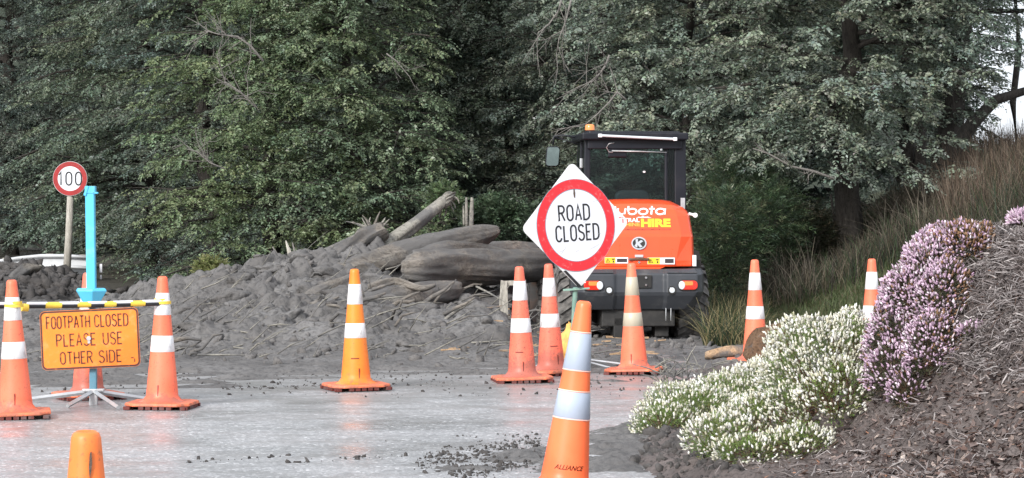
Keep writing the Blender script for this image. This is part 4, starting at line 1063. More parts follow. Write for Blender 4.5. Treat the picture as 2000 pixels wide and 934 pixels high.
# handle and latch
mb = MB(); mb.box((0, -.012, .948), (.20, .02, .022)); mb.box((-.09, -.02, .945), (.03, .02, .02)); mb.box((.09, -.02, .945), (.03, .02, .02)); mb.build('handle', M['logbrown'], ld, bevel=.006)
mb = MB(); mb.box((0, -.008, .978), (.085, .01, .026)); mb.build('latch', M['rail'], ld, bevel=.003)
mb = MB(); mb.prism(circ(0, .915, .012, n=14), -.012, .002); mb.build('lock', M['chrome'], ld)
def sticker(x0, x1, z0, z1, dark, yellow_first=True):
    wx = x1 - x0
    lab = MB(); lab.prism([(x0, z0), (x1, z0), (x1, z1), (x0, z1)], -.004, .001); lab = lab.build('warning_sticker', M['vinyl'], ld)
    m = MB(); m.prism([(x0 + .002, z0 + .002), (x0 + wx * .46, z0 + .002), (x0 + wx * .46, z1 - .002), (x0 + .002, z1 - .002)], -.0055, -.0042); m.build('yellow_panel', M['hire'], lab)
    m = MB(); cx = x0 + wx * .13; cz = (z0 + z1) / 2
    ring(m, [(cx - .024, cz - .02), (cx + .024, cz - .02), (cx, cz + .022)], [(cx - .016, cz - .015), (cx + .016, cz - .015), (cx, cz + .013)], -.0068, -.0057)
    m.box((cx, -.0062, cz - .004), (.006, .001, .014)); m.box((x0 + wx * .36, -.0062, cz + .012), (.028, .001, .012)); m.box((x0 + wx * .37, -.0062, cz - .012), (.014, .001, .020)); m.build('pictogram', M['ink'], lab)
    m = MB(); m.prism([(x0 + wx * dark, z0 + .012), (x1 - .010, z0 + .012), (x1 - .010, z1 - .012), (x0 + wx * dark, z1 - .012)], -.0055, -.0042); m.build('print_panel', M['labeldark'], lab)
sticker(-.345, -.11, .905, .965, .52)
sticker(.085, .36, .895, .962, .64)
mb = MB(); mb.box((.567, .055, .93), (.012, .05, .11), (0, 0, .5)); mb.build('side_sticker', M['vinyl'], ld)
mb = MB(); mb.tube([(.545, .3, 1.40), (.60, .28, 1.385)], .014, 8); mb.prism(circ(.605, 1.385, .024, n=12), .26, .30); mb.build('side_marker', M['vinyl'], ld)
# black counterweight
def bsec(z, w_, c, y, depth=.55):
    xs = [(-w_, depth), (-w_, y + .20), (-w_ + .035, y + .08), (-c, y), (-.27, y), (-.235, y + .03), (0, y + .032), (.235, y + .03), (.27, y), (c, y), (w_ - .035, y + .08), (w_, y + .20), (w_, depth)]
    return [(x, yy, z) for x, yy in xs]
shell([bsec(.44, .56, .44, -.01), bsec(.50, .615, .50, -.06), bsec(.585, .65, .55, -.125), bsec(.62, .662, .57, -.14), bsec(.80, .662, .57, -.13), bsec(.85, .65, .55, -.06)], 'counterweight', M['kblack'], ld, bevel=.012)
mb = MB(); mb.box((.04, -.105, .725), (.15, .04, .13)); mb.build('hitch_block', M['kunder'], ld, bevel=.006)
for z in (.765, .692):
    mb = MB(); mb.prism(circ(.055, z, .011, n=12), -.14, -.12); mb.build('bolt', M['chrome'], ld)
for sx_ in (-1, 1):
    x = sx_ * .478
    tl = MB(); tl.prism([(x + a, .690 + b) for a, b in rrect(.205, .112, .045)], -.158, -.10); tl = tl.build('tail_light', M['kunder'], ld, bevel=.006)
    m = MB(); m.prism([(x + a, .690 + b) for a, b in rrect(.185, .092, .040)], -.166, -.150); m.build('red_lens', M['lensred'], tl, bevel=.006)
    m = MB(); m.prism([(x + .0 + a, .708 + b) for a, b in rrect(.09, .04, .012)], -.169, -.155); m.build('amber_lens', M['lensamber'], tl, bevel=.002)
    m = MB(); m.prism(circ(x - sx_ * .068, .690, .032, .042, 20), -.172, -.155); m.build('clear_lens', M['lensclear'], tl, bevel=.004)
    m = MB(); m.prism(circ(sx_ * .315, .640, .042, n=20), -.146, -.12); rf = m.build('reflector_seat', M['kunder'], ld)
    m = MB(); m.prism(circ(sx_ * .315, .640, .028, n=20), -.155, -.140); m.build('reflector', M['lensclear'], rf, bevel=.004)
    m = MB(); m.box((sx_ * .42, -.10, .815), (.30, .06, .012)); m.build('ledge', M['kblack'], ld, bevel=.003)
# chassis
mb = MB()
mb.box((0, .55, .42), (.74, 1.0, .30)); mb.box((0, .35, .38), (.60, .3, .16)); mb.box((0, 1.5, .6), (.7, .9, .35)); mb.box((-.2, .2, .25), (.10, .3, .22)); mb.box((.25, .3, .26), (.14, .3, .20))
mb.build('chassis', M['kunder'], ld, bevel=.01)
mb = MB(); mb.tube([(-.6, .8, .44), (.6, .8, .44)], .07, 14); mb.lathe([(0, -.16), (.13, -.12), (.17, 0), (.13, .12), (0, .16)], 18, Matrix.Translation((0, .78, .40))); mb.build('rear_axle', M['kunder'], ld, auto=.6)
mb = MB()
for x in (.27, .32): mb.tube([(x, -.02, .46), (x, -.01, .33)], .0045, 5)
mb.tube([(-.05, .05, .40), (-.1, .02, .24), (-.02, .05, .2)], .012, 6); mb.build('hanging_hoses', M['rail'], ld, smooth=True)
mb = MB(); mb.box((-.12, -.0, .22), (.03, .05, .2), (0, .15, 0)); mb.build('rusty_bracket', M['logbrown'], ld, bevel=.004)
for sx_ in (-1, 1):
    m = MB(); m.prism([(.30, .62), (.30, .93), (.45, 1.02), (1.15, 1.02), (1.30, .9), (1.30, .86), (1.12, .98), (.47, .98), (.36, .90), (.36, .62)], 0, .30)
    for k, v in enumerate(m.v): m.v[k] = (sx_ * .52 + v[1] * sx_ * .5, v[0], v[2])
    m.build('mudguard', M['kunder'], ld)
# wheels
def make_wheel(parent, x, y, side, rz=0):
    wl = MB(); Mw = Matrix.Translation((x, y, .44)) @ Matrix.Rotation(rz, 4, 'Z') @ Matrix.Rotation(R(90), 4, 'Y')
    wl.lathe([(.26, -.13), (.30, -.15), (.37, -.155), (.41, -.135), (.418, -.06), (.418, .06), (.41, .135), (.37, .155), (.30, .15), (.26, .13)], 48, Mw)
    ty = wl.build('tyre', M['tyre'], parent, auto=.7)
    lg = MB()
    for k in range(22):
        for hs in (-1, 1):
            a = 2 * math.pi * (k + (.5 if hs > 0 else 0)) / 22
            V = []
            for (tt, ww) in ((.0, .024), (1.0, .030)):
                aa = a + .20 * tt * 1.0
                zz_ = hs * (.010 + .140 * tt)
                for da in (-ww, ww):
                    for rad in ((.405, .448) if tt < 1 else (.385, .440)):
                        V.append(Mw @ Vector((rad * math.cos(aa + da / .42), rad * math.sin(aa + da / .42), zz_)))
            # outer shoulder
            for da in (-.03, .03):
                aa = a + .20
                for rad, z3 in ((.34, .16), (.36, .172)):
                    V.append(Mw @ Vector((rad * math.cos(aa + da / .42), rad * math.sin(aa + da / .42), hs * z3)))
            lg.add(V, [(0, 1, 3, 2), (0, 4, 5, 1), (2, 3, 7, 6), (1, 5, 7, 3), (4, 8, 9, 5), (6, 7, 11, 10), (5, 9, 11, 7), (8, 10, 11, 9)])
    lg.build('tread_lugs', M['tyre'], ty)['kind'] = 'stuff'
    rm = MB(); rm.lathe([(.265, side * .135), (.255, side * .14), (.235, side * .10), (.21, side * .04), (.10, side * .03), (.09, side * .07), (0.001, side * .075)], 32, Mw); rm.lathe([(.26, -.13), (.24, -.1), (.24, .1), (.26, .13)], 32, Mw)
    rm.build('rim', M['rim'], ty, auto=.5)
    return ty
make_wheel(ld, -.605, .80, -1); make_wheel(ld, .605, .80, 1)
# front half, turned a little to the left at the articulation
fr = MB(); 
Mf = Matrix.Translation((0, 1.75, 0)) @ Matrix.Rotation(R(6.5), 4, 'Z')
def tf(mb): 
    mb.v = [tuple(Mf @ Vector(v)) for v in mb.v]; return mb
m = MB(); m.box((0, .75, .55), (.62, 1.2, .42)); m.tube([(-.6, .95, .44), (.6, .95, .44)], .07, 12); m.box((-.24, .7, .95), (.06, .5, .5)); m.box((.24, .7, .95), (.06, .5, .5)); tf(m).build('front_frame', M['kunder'], ld, bevel=.01)
for sx_ in (-1, 1):
    p = Mf @ Vector((sx_ * .605, .95, 0)); make_wheel(ld, p.x, p.y, sx_, R(6.5))
    m = MB(); x = sx_ * .30
    m.prism([(.55, 1.25), (.75, 1.38), (1.55, .80), (2.05, .35), (1.98, .22), (1.45, .62), (.75, 1.15)], -.03, .03)
    m.v = [(x + v[1], v[0], v[2]) for v in m.v]; tf(m).build('lift_arm', M['kpaint'], ld, bevel=.006)
m = MB()
m.prism([(2.0, .05), (2.0, .55), (2.15, .68), (2.20, .64), (2.10, .52), (2.10, .12), (2.75, .05), (2.78, .0)], -.80, .80); m.v = [(v[1], v[0], v[2]) for v in m.v]; tf(m).build('bucket', M['kunder'], ld, bevel=.006)
m = MB(); m.prism([(2.0, .05), (2.0, .55), (2.15, .68), (2.75, .05)], -.82, -.79); m.prism([(2.0, .05), (2.0, .55), (2.15, .68), (2.75, .05)], .79, .82); m.v = [(v[1], v[0], v[2]) for v in m.v]; tf(m).build('bucket_cheeks', M['kunder'], ld)
# cab
cx = .05; x0, x1 = cx - .53, cx + .53; y0, y1 = .80, 1.90; zb, zt = 1.10, 2.19
cab = MB()
cab.box((cx, (y0 + y1) / 2, .98), (1.02, 1.05, .34)); cab = cab.build('cab', M['kframe'], ld, bevel=.015)
def post(a, b, w_=.06, d_=.08, nm='pillar'):
    m = MB(); a, b = Vector(a), Vector(b); c = (a + b) / 2; L = (b - a).length
    rx = math.atan2(-(b.y - a.y), b.z - a.z); ry = math.atan2(b.x - a.x, b.z - a.z)
    m.box(c, (w_, d_, L), (rx, ry, 0)); return m.build(nm, M['kframe'], cab, bevel=.012)
post((x0 + .03, y0 + .04, zb), (x0 + .045, y0 + .06, zt), .065, .09); post((x1 - .05, y0 + .04, zb), (x1 - .055, y0 + .06, zt), .12, .09)
post((x0 + .03, y1 - .04, zb), (x0 + .06, y1 - .12, zt), .05, .06); post((x1 - .03, y1 - .04, zb), (x1 - .06, y1 - .12, zt), .06, .06)
post((x0 + .02, 1.38, zb), (x0 + .035, 1.38, zt), .03, .07); post((x1 - .02, 1.38, zb), (x1 - .035, 1.38, zt), .04, .09)
post((x1 - .20, y0 + .02, 1.48), (x1 - .20, y0 + .04, 2.14), .035, .03, 'window_bar')
m = MB(); m.box((cx, 1.33, 2.195), (1.10, 1.22, .075)); m.box((cx, 1.30, 2.235), (.95, 1.0, .03)); m.build('roof', M['kframe'], cab, bevel=.022)
m = MB(); m.box((cx, y0 - .0, 2.115), (.98, .05, .10)); m.build('header_beam', M['kframe'], cab, bevel=.01)
m = MB(); m.box((cx, y0 + .02, 1.50), (1.0, .05, .04)); m.build('rear_sill', M['kframe'], cab, bevel=.006)
def pane(nm, a, b, c, d): 
    m = MB(); V = [Vector(p) for p in (a, b, c, d)]; nrm = (V[1] - V[0]).cross(V[2] - V[0]).normalized() * .003
    m.add([p - nrm for p in V] + [p + nrm for p in V], [(3, 2, 1, 0), (4, 5, 6, 7), (0, 1, 5, 4), (1, 2, 6, 5), (2, 3, 7, 6), (3, 0, 4, 7)]); return m.build(nm, M['glass'], cab)
pane('rear_window', (x0 + .06, y0 + .015, 1.50), (x1 - .10, y0 + .015, 1.50), (x1 - .10, y0 + .035, 2.10), (x0 + .06, y0 + .035, 2.10))
pane('windscreen', (x0 + .05, y1 - .04, 1.15), (x1 - .05, y1 - .04, 1.15), (x1 - .08, y1 - .11, 2.15), (x0 + .08, y1 - .11, 2.15))
pane('side_window', (x0 + .012, y0 + .1, 1.16), (x0 + .012, y1 - .08, 1.16), (x0 + .04, y1 - .16, 2.15), (x0 + .04, y0 + .12, 2.15))
pane('side_window', (x1 - .012, y0 + .1, 1.16), (x1 - .012, y1 - .08, 1.16), (x1 - .04, y1 - .16, 2.15), (x1 - .04, y0 + .12, 2.15))
# fittings
Ml = Matrix.Rotation(R(1.6), 4, 'Y')
m = MB(); m.tube([(cx - .355, y0 - .115, 2.20), (cx + .415, y0 - .115, 2.165)], .0135, 10); m.build('light_strip', M['lensclear'], cab, auto=.8)
for x, z in ((cx - .37, 2.20), (cx + .405, 2.165)):
    m = MB(); m.box((x, y0 - .115, z), (.040, .040, .036)); m.build('strip_end', M['vinyl'], cab, bevel=.006)
m = MB(); m.tube([(cx - .21, y0 - .02, 2.13), (cx - .27, y0 - .03, 2.12), (cx - .295, y0 - .03, 2.08), (cx - .27, y0 - .03, 2.035), (cx - .23, y0 - .03, 2.03)], .0055, 6); m.build('wiper_hose', M['galv'], cab, smooth=True)
m = MB(); m.tube([(cx - .24, y0 - .035, 2.045), (cx + .05, y0 - .04, 2.04), (cx + .33, y0 - .03, 2.03)], [.009, .007, .005], 6); m.build('wiper_arm', M['galv'], cab, smooth=True)
m = MB(); m.box((cx - .18, y0 - .005, 2.02), (.20, .03, .09)); m.build('wiper_motor', M['kframe'], cab, bevel=.015)
m = MB(); m.box((cx + .275, y0 - .012, 2.07), (.022, .02, .045)); m.build('window_latch', M['galv'], cab, bevel=.004)
m = MB(); m.box((x1 - .03, y0 - .012, 1.50), (.045, .02, .12)); m.build('hinge_plate', M['galv'], cab, bevel=.003)
m = MB(); m.prism(circ(cx + .10, 1.83, .014, .010, 12), y0 + .006, y0 + .016); m.build('window_sticker', M['vinyl'], cab)
mm_ = MB(); mm_.lathe([(.058, 2.235), (.058, 2.255), (.062, 2.258), (.062, 2.262)], 20, Matrix.Translation((-.40, y0 + .14, 0)), cap0=True, cap1=True); bcn = mm_.build('beacon', M['kframe'], cab, auto=.6)
m = MB(); m.lathe([(.052, 2.262), (.050, 2.30), (.044, 2.318), (.02, 2.325), (.001, 2.326)], 20, Matrix.Translation((-.40, y0 + .14, 0))); m.build('amber_dome', M['lensamber'], bcn, smooth=True)
m = MB(); m.tube([(x0 + .02, 1.55, 2.20), (-.62, 1.62, 2.225), (-.71, 1.64, 2.215), (-.725, 1.64, 2.12)], .010, 7); m.tube([(x0 + .02, 1.55, 2.13), (-.70, 1.64, 2.205)], .006, 6)
m.build('mirror_arm', M['kframe'], cab, smooth=True)
m = MB(); m.prism([(-.735 + a + (.012 if b > 0 else 0), 2.0 + b) for a, b in rrect(.145, .215, .035)], 1.60, 1.655); mir = m.build('mirror', M['kframe'], cab, bevel=.012)
m = MB(); m.prism([(-.735 + a + (.012 if b > 0 else 0), 2.0 + b) for a, b in rrect(.128, .195, .03)], 1.594, 1.598); m.build('mirror_glass', M['mirror'], mir)
m = MB(); m.tube([(x1 - .02, 1.2, 2.12), (x1 + .05, 1.2, 2.135)], [.014, .010], 8); m.build('work_lamp_stub', M['galv'], cab, smooth=True)
m = MB(); m.box((x0 - .01, .95, 1.92), (.03, .05, .10)); m.build('door_handle', M['galv'], cab, bevel=.006)
# seat and wheel inside
m = MB(); m.prism([(cx - .20 + .02, 1.25), (cx + .20, 1.25), (cx + .19, 1.60), (cx + .14, 1.645), (cx - .11, 1.645), (cx - .17, 1.60)], 1.10, 1.18); m.box((cx, 1.3, 1.25), (.44, .42, .10)); m.build('seat', M['seat'], cab, bevel=.03, seg=3)
m = MB(); m.box((cx - .02, 1.03, 1.545), (.40, .05, .02)); m.build('seat_rail', M['kunder'], cab, bevel=.006)
m = MB()
for k in range(20):
    pass
P_ = [(cx + .15 * math.cos(a), 1.68 + .10 * math.sin(a), 1.50 + .09 * math.sin(a)) for a in [2 * math.pi * k / 20 for k in range(21)]]
m.tube(P_, .013, 6, cap=False); m.tube([(cx, 1.68, 1.50), (cx, 1.8, 1.2)], .02, 6); m.build('steering_wheel', M['kunder'], cab, smooth=True)

# ================================================================== TREES
LEAF_GAIN = np.array([1.26, 1.27, 1.30])
def unit(v): return v / np.maximum(1e-9, np.linalg.norm(v, axis=-1, keepdims=True))
def leaves_from_twigs(name, O, D, L, col, mat, parent, pairs=8, size=.055, width=.62, droop=.25, jit=.35, cjit=.22, up=0.35, curl=.18):
    """O,D (n,3): twig start and direction, L (n,) length, col (n,3). Two-ranked leaves along every twig -> one mesh of folded leaves"""
    n = len(O); K = pairs * 2
    D = unit(D)
    Z = np.array([0, 0, 1.0]); S = unit(np.cross(D, Z) + rng.normal(0, .12, D.shape)); N = unit(np.cross(S, D))
    flip = np.where(N[:, 2:3] < 0, -1, 1); N = N * flip
    N = unit(N + rng.normal(0, .28, N.shape)); S = unit(np.cross(D, N))
    t = (np.repeat(np.arange(pairs), 2)[None, :] + .6 + rng.uniform(-.35, .35, (n, K))) / pairs
    side = np.tile([1.0, -1.0], pairs)[None, :] * np.ones((n, 1))
    # twig curve: sags at the end
    c = O[:, None, :] + D[:, None, :] * (t * L[:, None])[..., None] - Z * ((t ** 2) * L[:, None] * droop)[..., None]
    ax = D[:, None, :] * (.55 + rng.uniform(-.2, .3, (n, K, 1))) + S[:, None, :] * (side * (.85 - .5 * t))[..., None] + rng.normal(0, jit, (n, K, 3)) * .55 + N[:, None, :] * (up - .45)
    ax = unit(ax)
    nn = unit(N[:, None, :] + rng.normal(0, jit, (n, K, 3)))
    sd = unit(np.cross(ax, nn)); nn = np.cross(sd, ax)
    ln = size * rng.uniform(.65, 1.3, (n, K, 1)) * (1.05 - .3 * t)[..., None]; wd = ln * width * .5
    b = c; m1 = c + ax * ln * .5 + sd * wd + nn * ln * curl; m2 = c + ax * ln * .5 - sd * wd + nn * ln * curl; tip = c + ax * ln
    V = np.stack([b, m1, tip, m2], 2).reshape(-1, 3)
    Q = np.arange(n * K * 4, dtype=np.int32).reshape(-1, 4)
    cc = np.repeat(col[:, None, :] * LEAF_GAIN, K, 1) * rng.uniform(1 - cjit, 1 + cjit, (n, K, 1)) * (1 + rng.normal(0, .05, (n, K, 3)))
    return bulk(name, V, Q, mat, parent, np.clip(cc, .004, 1).reshape(-1, 3))

GREEN = dict(dark=(.100, .124, .096), mid=(.125, .156, .108), light=(.145, .185, .112), lime=(.150, .192, .102), grey=(.155, .180, .138), conif=(.120, .148, .122))

def tree(name, label, cx, s, h, r0, Rmax, n_limb, base, tone, seed, cat='tree', crown_lo=.05, trunk_lean=0.0, wide=1.0, density=1.0,
         size=.06, front=.75, droop=.22, zlo=.2, up_tilt=.1, twiglen=.30, zbase=None, dead=0, gap=0.0, profile=None, width=.62, bare_below=0.0, ycrown=1.0, shell=250, pairs=6):
    rr = random.Random(seed)
    x = (cx - 1000) / s; y = F / s
    z0 = zbase if zbase is not None else 0.05
    root = empty(name, (x, y, z0), label=label, cat=cat)
    # trunk
    mb = MB(); P_ = []; rad = []
    k = 10
    for i in range(k + 1):
        t = i / k
        P_.append(Vector((trunk_lean * h * t + rr.gauss(0, .06) * (i > 0), rr.gauss(0, .05) * (i > 0), h * t - .25 * (i == 0))))
        rad.append(r0 * (1.35 if i == 0 else 1) * (1 - .82 * t))
    mb.tube(P_, rad, 12, jit=.06); mb.build('trunk', M['bark'], root, smooth=True)
    lb = MB(); O, D, L, CO = [], [], [], []
    base = np.array(base)
    def pt(t): 
        f = t * k; i = min(int(f), k - 1); return P_[i].lerp(P_[i + 1], f - i)
    for j in range(n_limb):
        t = crown_lo + (1 - crown_lo) * ((j + rr.random()) / n_limb) ** 1.0
        zz = t * h
        pf = profile(t) if profile else math.sin(math.pi * min(1, (.22 + .78 * t) ** .9)) ** .6
        RL = Rmax * pf * rr.uniform(.75, 1.12) + .25
        # azimuth: mostly towards the viewer's side (-Y), where the wood's edge has light
        if rr.random() < max(front, .9): az_ = rr.uniform(math.pi * 1.0, math.pi * 2.0)
        else: az_ = rr.uniform(0, math.pi * 1.0)
        d = Vector((math.cos(az_) * wide, math.sin(az_) * ycrown, up_tilt + rr.uniform(-.12, .22) + .25 * t))
        d.normalize()
        above = (z0 + zz) > (H + 387 / s) + .9
        lt = tone + rr.uniform(-.12, .12)
        warm = rr.uniform(-.10, .12)
        cl = base * (1 + lt) * np.array([1 + warm, 1 + warm * .35, 1 - warm * .4])
        p0 = pt(t); path = []
        nseg = 5
        for q in range(nseg + 1):
            u = q / nseg
            path.append(p0 + d * RL * u + Vector((0, 0, -droop * RL * u * u)) + Vector((rr.gauss(0, .03), rr.gauss(0, .03), rr.gauss(0, .03))) * (q > 0))
        rl = r0 * .22 * (1 - .6 * t)
        lb.tube(path, [rl * (1 - .8 * u / nseg) + .006 for u in range(nseg + 1)], 5, cap=False)
        nb = max(6, int(RL / .125 * (.55 if above else 1) * density))
        for b_ in range(nb):
            u = .12 + .90 * (b_ + rr.random()) / nb
            u = min(u, .999); f = u * nseg; i = int(f); p = path[i].lerp(path[i + 1], f - i)
            if rr.random() < gap: continue
            tang = (path[i + 1] - path[i]).normalized(); sd = tang.cross(Vector((0, 0, 1))).normalized() * (1 if b_ % 2 else -1)
            BL = (RL * .42 * (1 - .55 * u) + .22) * rr.uniform(.6, 1.25)
            bd = (tang * .75 + sd * rr.uniform(.5, 1.0) + Vector((0, 0, rr.uniform(-.2, .22)))).normalized()
            e = p + bd * BL - Vector((0, 0, droop * BL * .5))
            if rr.random() < .6: lb.tube([p, p.lerp(e, .5) + Vector((0, 0, .02)), e], [.010, .007, .003], 3, cap=False)
            nt_ = max(2, int(BL / (.105 if not above else .24)))
            for q in range(nt_):
                v = (q + rr.random()) / nt_; o = p.lerp(e, v) + Vector((rr.gauss(0, .02), rr.gauss(0, .02), rr.gauss(0, .025)))
                if o.z + z0 < zlo + rr.uniform(-.1, .1): continue
                s2 = bd.cross(Vector((0, 0, 1))).normalized() * (1 if (q % 2) else -1)
                td = (bd * .8 + s2 * rr.uniform(.3, 1.0) + Vector((0, 0, rr.uniform(-.62, .12))))
                O.append(o); D.append(td); L.append(twiglen * rr.uniform(.6, 1.2) * (1.5 if above else 1))
                CO.append(cl * (1 + rr.uniform(-.12, .12)))
    for j in range(int(shell)):                     # hanging sprays over the lit face of the crown
        t = rr.random() ** .9 * min(1.0, (H + 387 / s + .8 - z0) / h)
        pf = profile(t) if profile else 1.0
        if t < crown_lo * .8: continue
        a_ = rr.uniform(math.pi * 1.02, math.pi * 1.98); q_ = rr.uniform(.45, 1.02) * Rmax * pf
        c_ = pt(t) + Vector((math.cos(a_) * q_ * wide, math.sin(a_) * q_, up_tilt * q_ * .3 - droop * q_ * .5))
        if c_.z + z0 < zlo: continue
        out = Vector((math.cos(a_) + rr.gauss(0, .35), math.sin(a_), -.15 + rr.gauss(0, .2))).normalized()
        sd = out.cross(Vector((0, 0, 1))).normalized(); L0 = rr.uniform(.28, .62); warm = rr.uniform(-.08, .10)
        cl = base * (1 + tone + rr.uniform(-.16, .22)) * np.array([1 + warm, 1 + warm * .3, 1 - warm * .4])
        lb.tube([c_ - out * .2, c_ + out * L0 * .5, c_ + out * L0 - Vector((0, 0, .06))], [.010, .006, .002], 3, cap=False)
        for q in range(11):
            v = q / 11; sg_ = 1 if q % 2 else -1
            o = c_ + out * L0 * v - Vector((0, 0, .08 * v * v)) + Vector((rr.gauss(0, .02), rr.gauss(0, .02), rr.gauss(0, .02)))
            O.append(o); D.append(out * .7 + sd * sg_ * rr.uniform(.5, 1.1) + Vector((0, 0, rr.uniform(-.5, .0)))); L.append(rr.uniform(.14, .26) * (1.25 - .6 * v)); CO.append(cl * (1 + rr.uniform(-.1, .1)))
    lb.build('limbs', M['bark'], root, smooth=True)['kind'] = 'stuff'
    O = np.array(O); D = np.array(D); L = np.array(L); CO = np.array(CO)
    pp = pxof(O[:, 0] + x, O[:, 1] + y)
    kk = (pp > -130) & (pp < 2130) & (O[:, 1] < .25)
    O, D, L, CO = O[kk], D[kk], L[kk], CO[kk]
    hi = (O[:, 2] + z0) > (H + 387 / s) + .9
    lo = ~hi
    leaves_from_twigs('crown', O[lo], D[lo], L[lo], CO[lo], M['leaf'], root, pairs=pairs, size=size * .93, width=width * .88)['kind'] = 'stuff'
    if hi.any(): leaves_from_twigs('crown_top', O[hi], D[hi], L[hi], CO[hi], M['leaf'], root, pairs=4, size=size * 2.1, width=.75)['kind'] = 'stuff'
    return root

G = GREEN
flat_prof = lambda t: 1.0 - .35 * t
con_prof = lambda t: max(.12, 1.0 - .72 * t)
# the wood's edge, left to right
tree('conifer', 'dark bluish conifer at the far left behind the guard rail', 20, 92, 11, .22, 2.3, 84, G['conif'], .05, 11, cat='conifer', profile=con_prof, droop=.10, size=.062, up_tilt=-.05, width=.42, twiglen=.30, zlo=.6)
tree('conifer', 'second dark conifer, rising right behind the 100 sign', 175, 92, 11, .2, 2.1, 76, G['conif'], .05, 12, cat='conifer', profile=con_prof, droop=.08, size=.062, up_tilt=-.05, width=.42, twiglen=.30, zlo=.4)
tree('beech_tree', 'tall drooping grey-green beech right of the blue pole', 300, 112, 9.0, .22, 2.15, 82, G['mid'], .0, 21, profile=flat_prof, droop=.28, zlo=.18, size=.060)
tree('beech_tree', 'dark beech filling the gap left of the lime-green tree', 400, 118, 9.0, .2, 1.7, 60, G['dark'], .12, 22, profile=flat_prof, droop=.25, zlo=.15, size=.058)
tree('beech_tree', 'lime-tinged beech with layered sprays above the low end of the mud pile', 530, 134, 7.6, .16, 1.75, 66, G['lime'], -.04, 23, profile=lambda t: 1.0 - .3 * t, droop=.10, zlo=.30, up_tilt=.02, size=.058, gap=.12)
tree('beech_tree', 'small brighter green beech low behind the slender pale poles', 680, 136, 6.6, .12, 1.35, 48, G['light'], .0, 24, profile=lambda t: 1.05 - .35 * t, droop=.12, zlo=.45, size=.058, gap=.1)
tree('beech_tree', 'broad mid-green beech behind the bright orange cone and leaning trunk', 800, 122, 8.6, .10, 2.1, 74, G['mid'], -.02, 25, profile=flat_prof, droop=.2, zlo=.3, size=.06)
tree('beech_tree', 'shadowy dark beech directly above the diamond sign', 990, 122, 8.6, .10, 1.9, 70, G['dark'], .18, 26, profile=flat_prof, droop=.22, zlo=.3, size=.062)
tree('beech_tree', 'dark beech standing behind the loader cab', 1170, 128, 8.6, .10, 1.8, 66, G['grey'], -.12, 27, profile=flat_prof, droop=.2, zlo=.3, size=.062)
tree('beech_tree', 'grey-leaved beech with pale leaf tiers just right of the loader cab', 1345, 142, 7.6, .10, 1.9, 56, G['grey'], .22, 28, profile=lambda t: .55 + .5 * t, droop=.16, zlo=1.3, size=.064, crown_lo=.22, gap=.05)
tree('beech_tree', 'large beech with bare dark trunk and spreading pale tiers over the grass verge', 1658, 152, 7.4, .20, 2.0, 46, G['grey'], .20, 29, profile=lambda t: .75 + .35 * t, droop=.10, zlo=1.65, size=.066, crown_lo=.26, gap=.08, up_tilt=.0, zbase=.25)
tree('beech_tree', 'dark thin-trunked beech between the large beech and the leaning one', 1770, 136, 8.4, .15, 1.5, 40, G['grey'], -.08, 30, profile=lambda t: .7 + .3 * t, droop=.14, zlo=1.9, size=.062, crown_lo=.28, zbase=.5, gap=.25, shell=150)
tree('beech_tree', 'dark leaning beech with sky showing through its crown at the right edge', 1835, 140, 8.0, .19, 2.0, 40, G['dark'], .25, 31, profile=lambda t: .6 + .4 * t, droop=.12, zlo=2.65, size=.062, crown_lo=.36, trunk_lean=.10, zbase=.9, gap=.55, shell=70)
tree('beech_tree', 'ragged dark beech hanging over the brown brush at the right edge', 1985, 132, 8.2, .06, 1.9, 44, G['dark'], .1, 33, profile=lambda t: .7 + .3 * t, droop=.14, zlo=3.1, size=.058, crown_lo=.34, zbase=1.2, gap=.45, shell=60)
tree('beech_tree', 'thin dark tree in the gap left of the leaning beech, far back', 1750, 120, 7.5, .08, 1.15, 34, G['dark'], -.1, 34, profile=flat_prof, droop=.2, zlo=.6, size=.08, zbase=.3)
# the row behind, closing the view
for k, (cx, s, tone) in enumerate(((-60, 84, 0), (110, 82, .05), (250, 88, 0), (370, 94, .0), (490, 98, .05), (610, 100, .1), (720, 102, .0), (840, 100, .0), (950, 100, .0), (1060, 102, .05), (1180, 104, .0), (1300, 108, .0), (1420, 110, .0), (1540, 112, .0), (1640, 112, .0))):
    t = tree('beech_tree', 'dark tree deep in the wood behind the front row', cx, s, 10.5, .2, 1.9, 34, G['dark'], tone - .1, 100 + k, profile=flat_prof, droop=.2, zlo=.1, size=.13, twiglen=.46, density=.52, zbase=0, shell=40, pairs=5)
    t['group'] = 'trees deep in the wood'

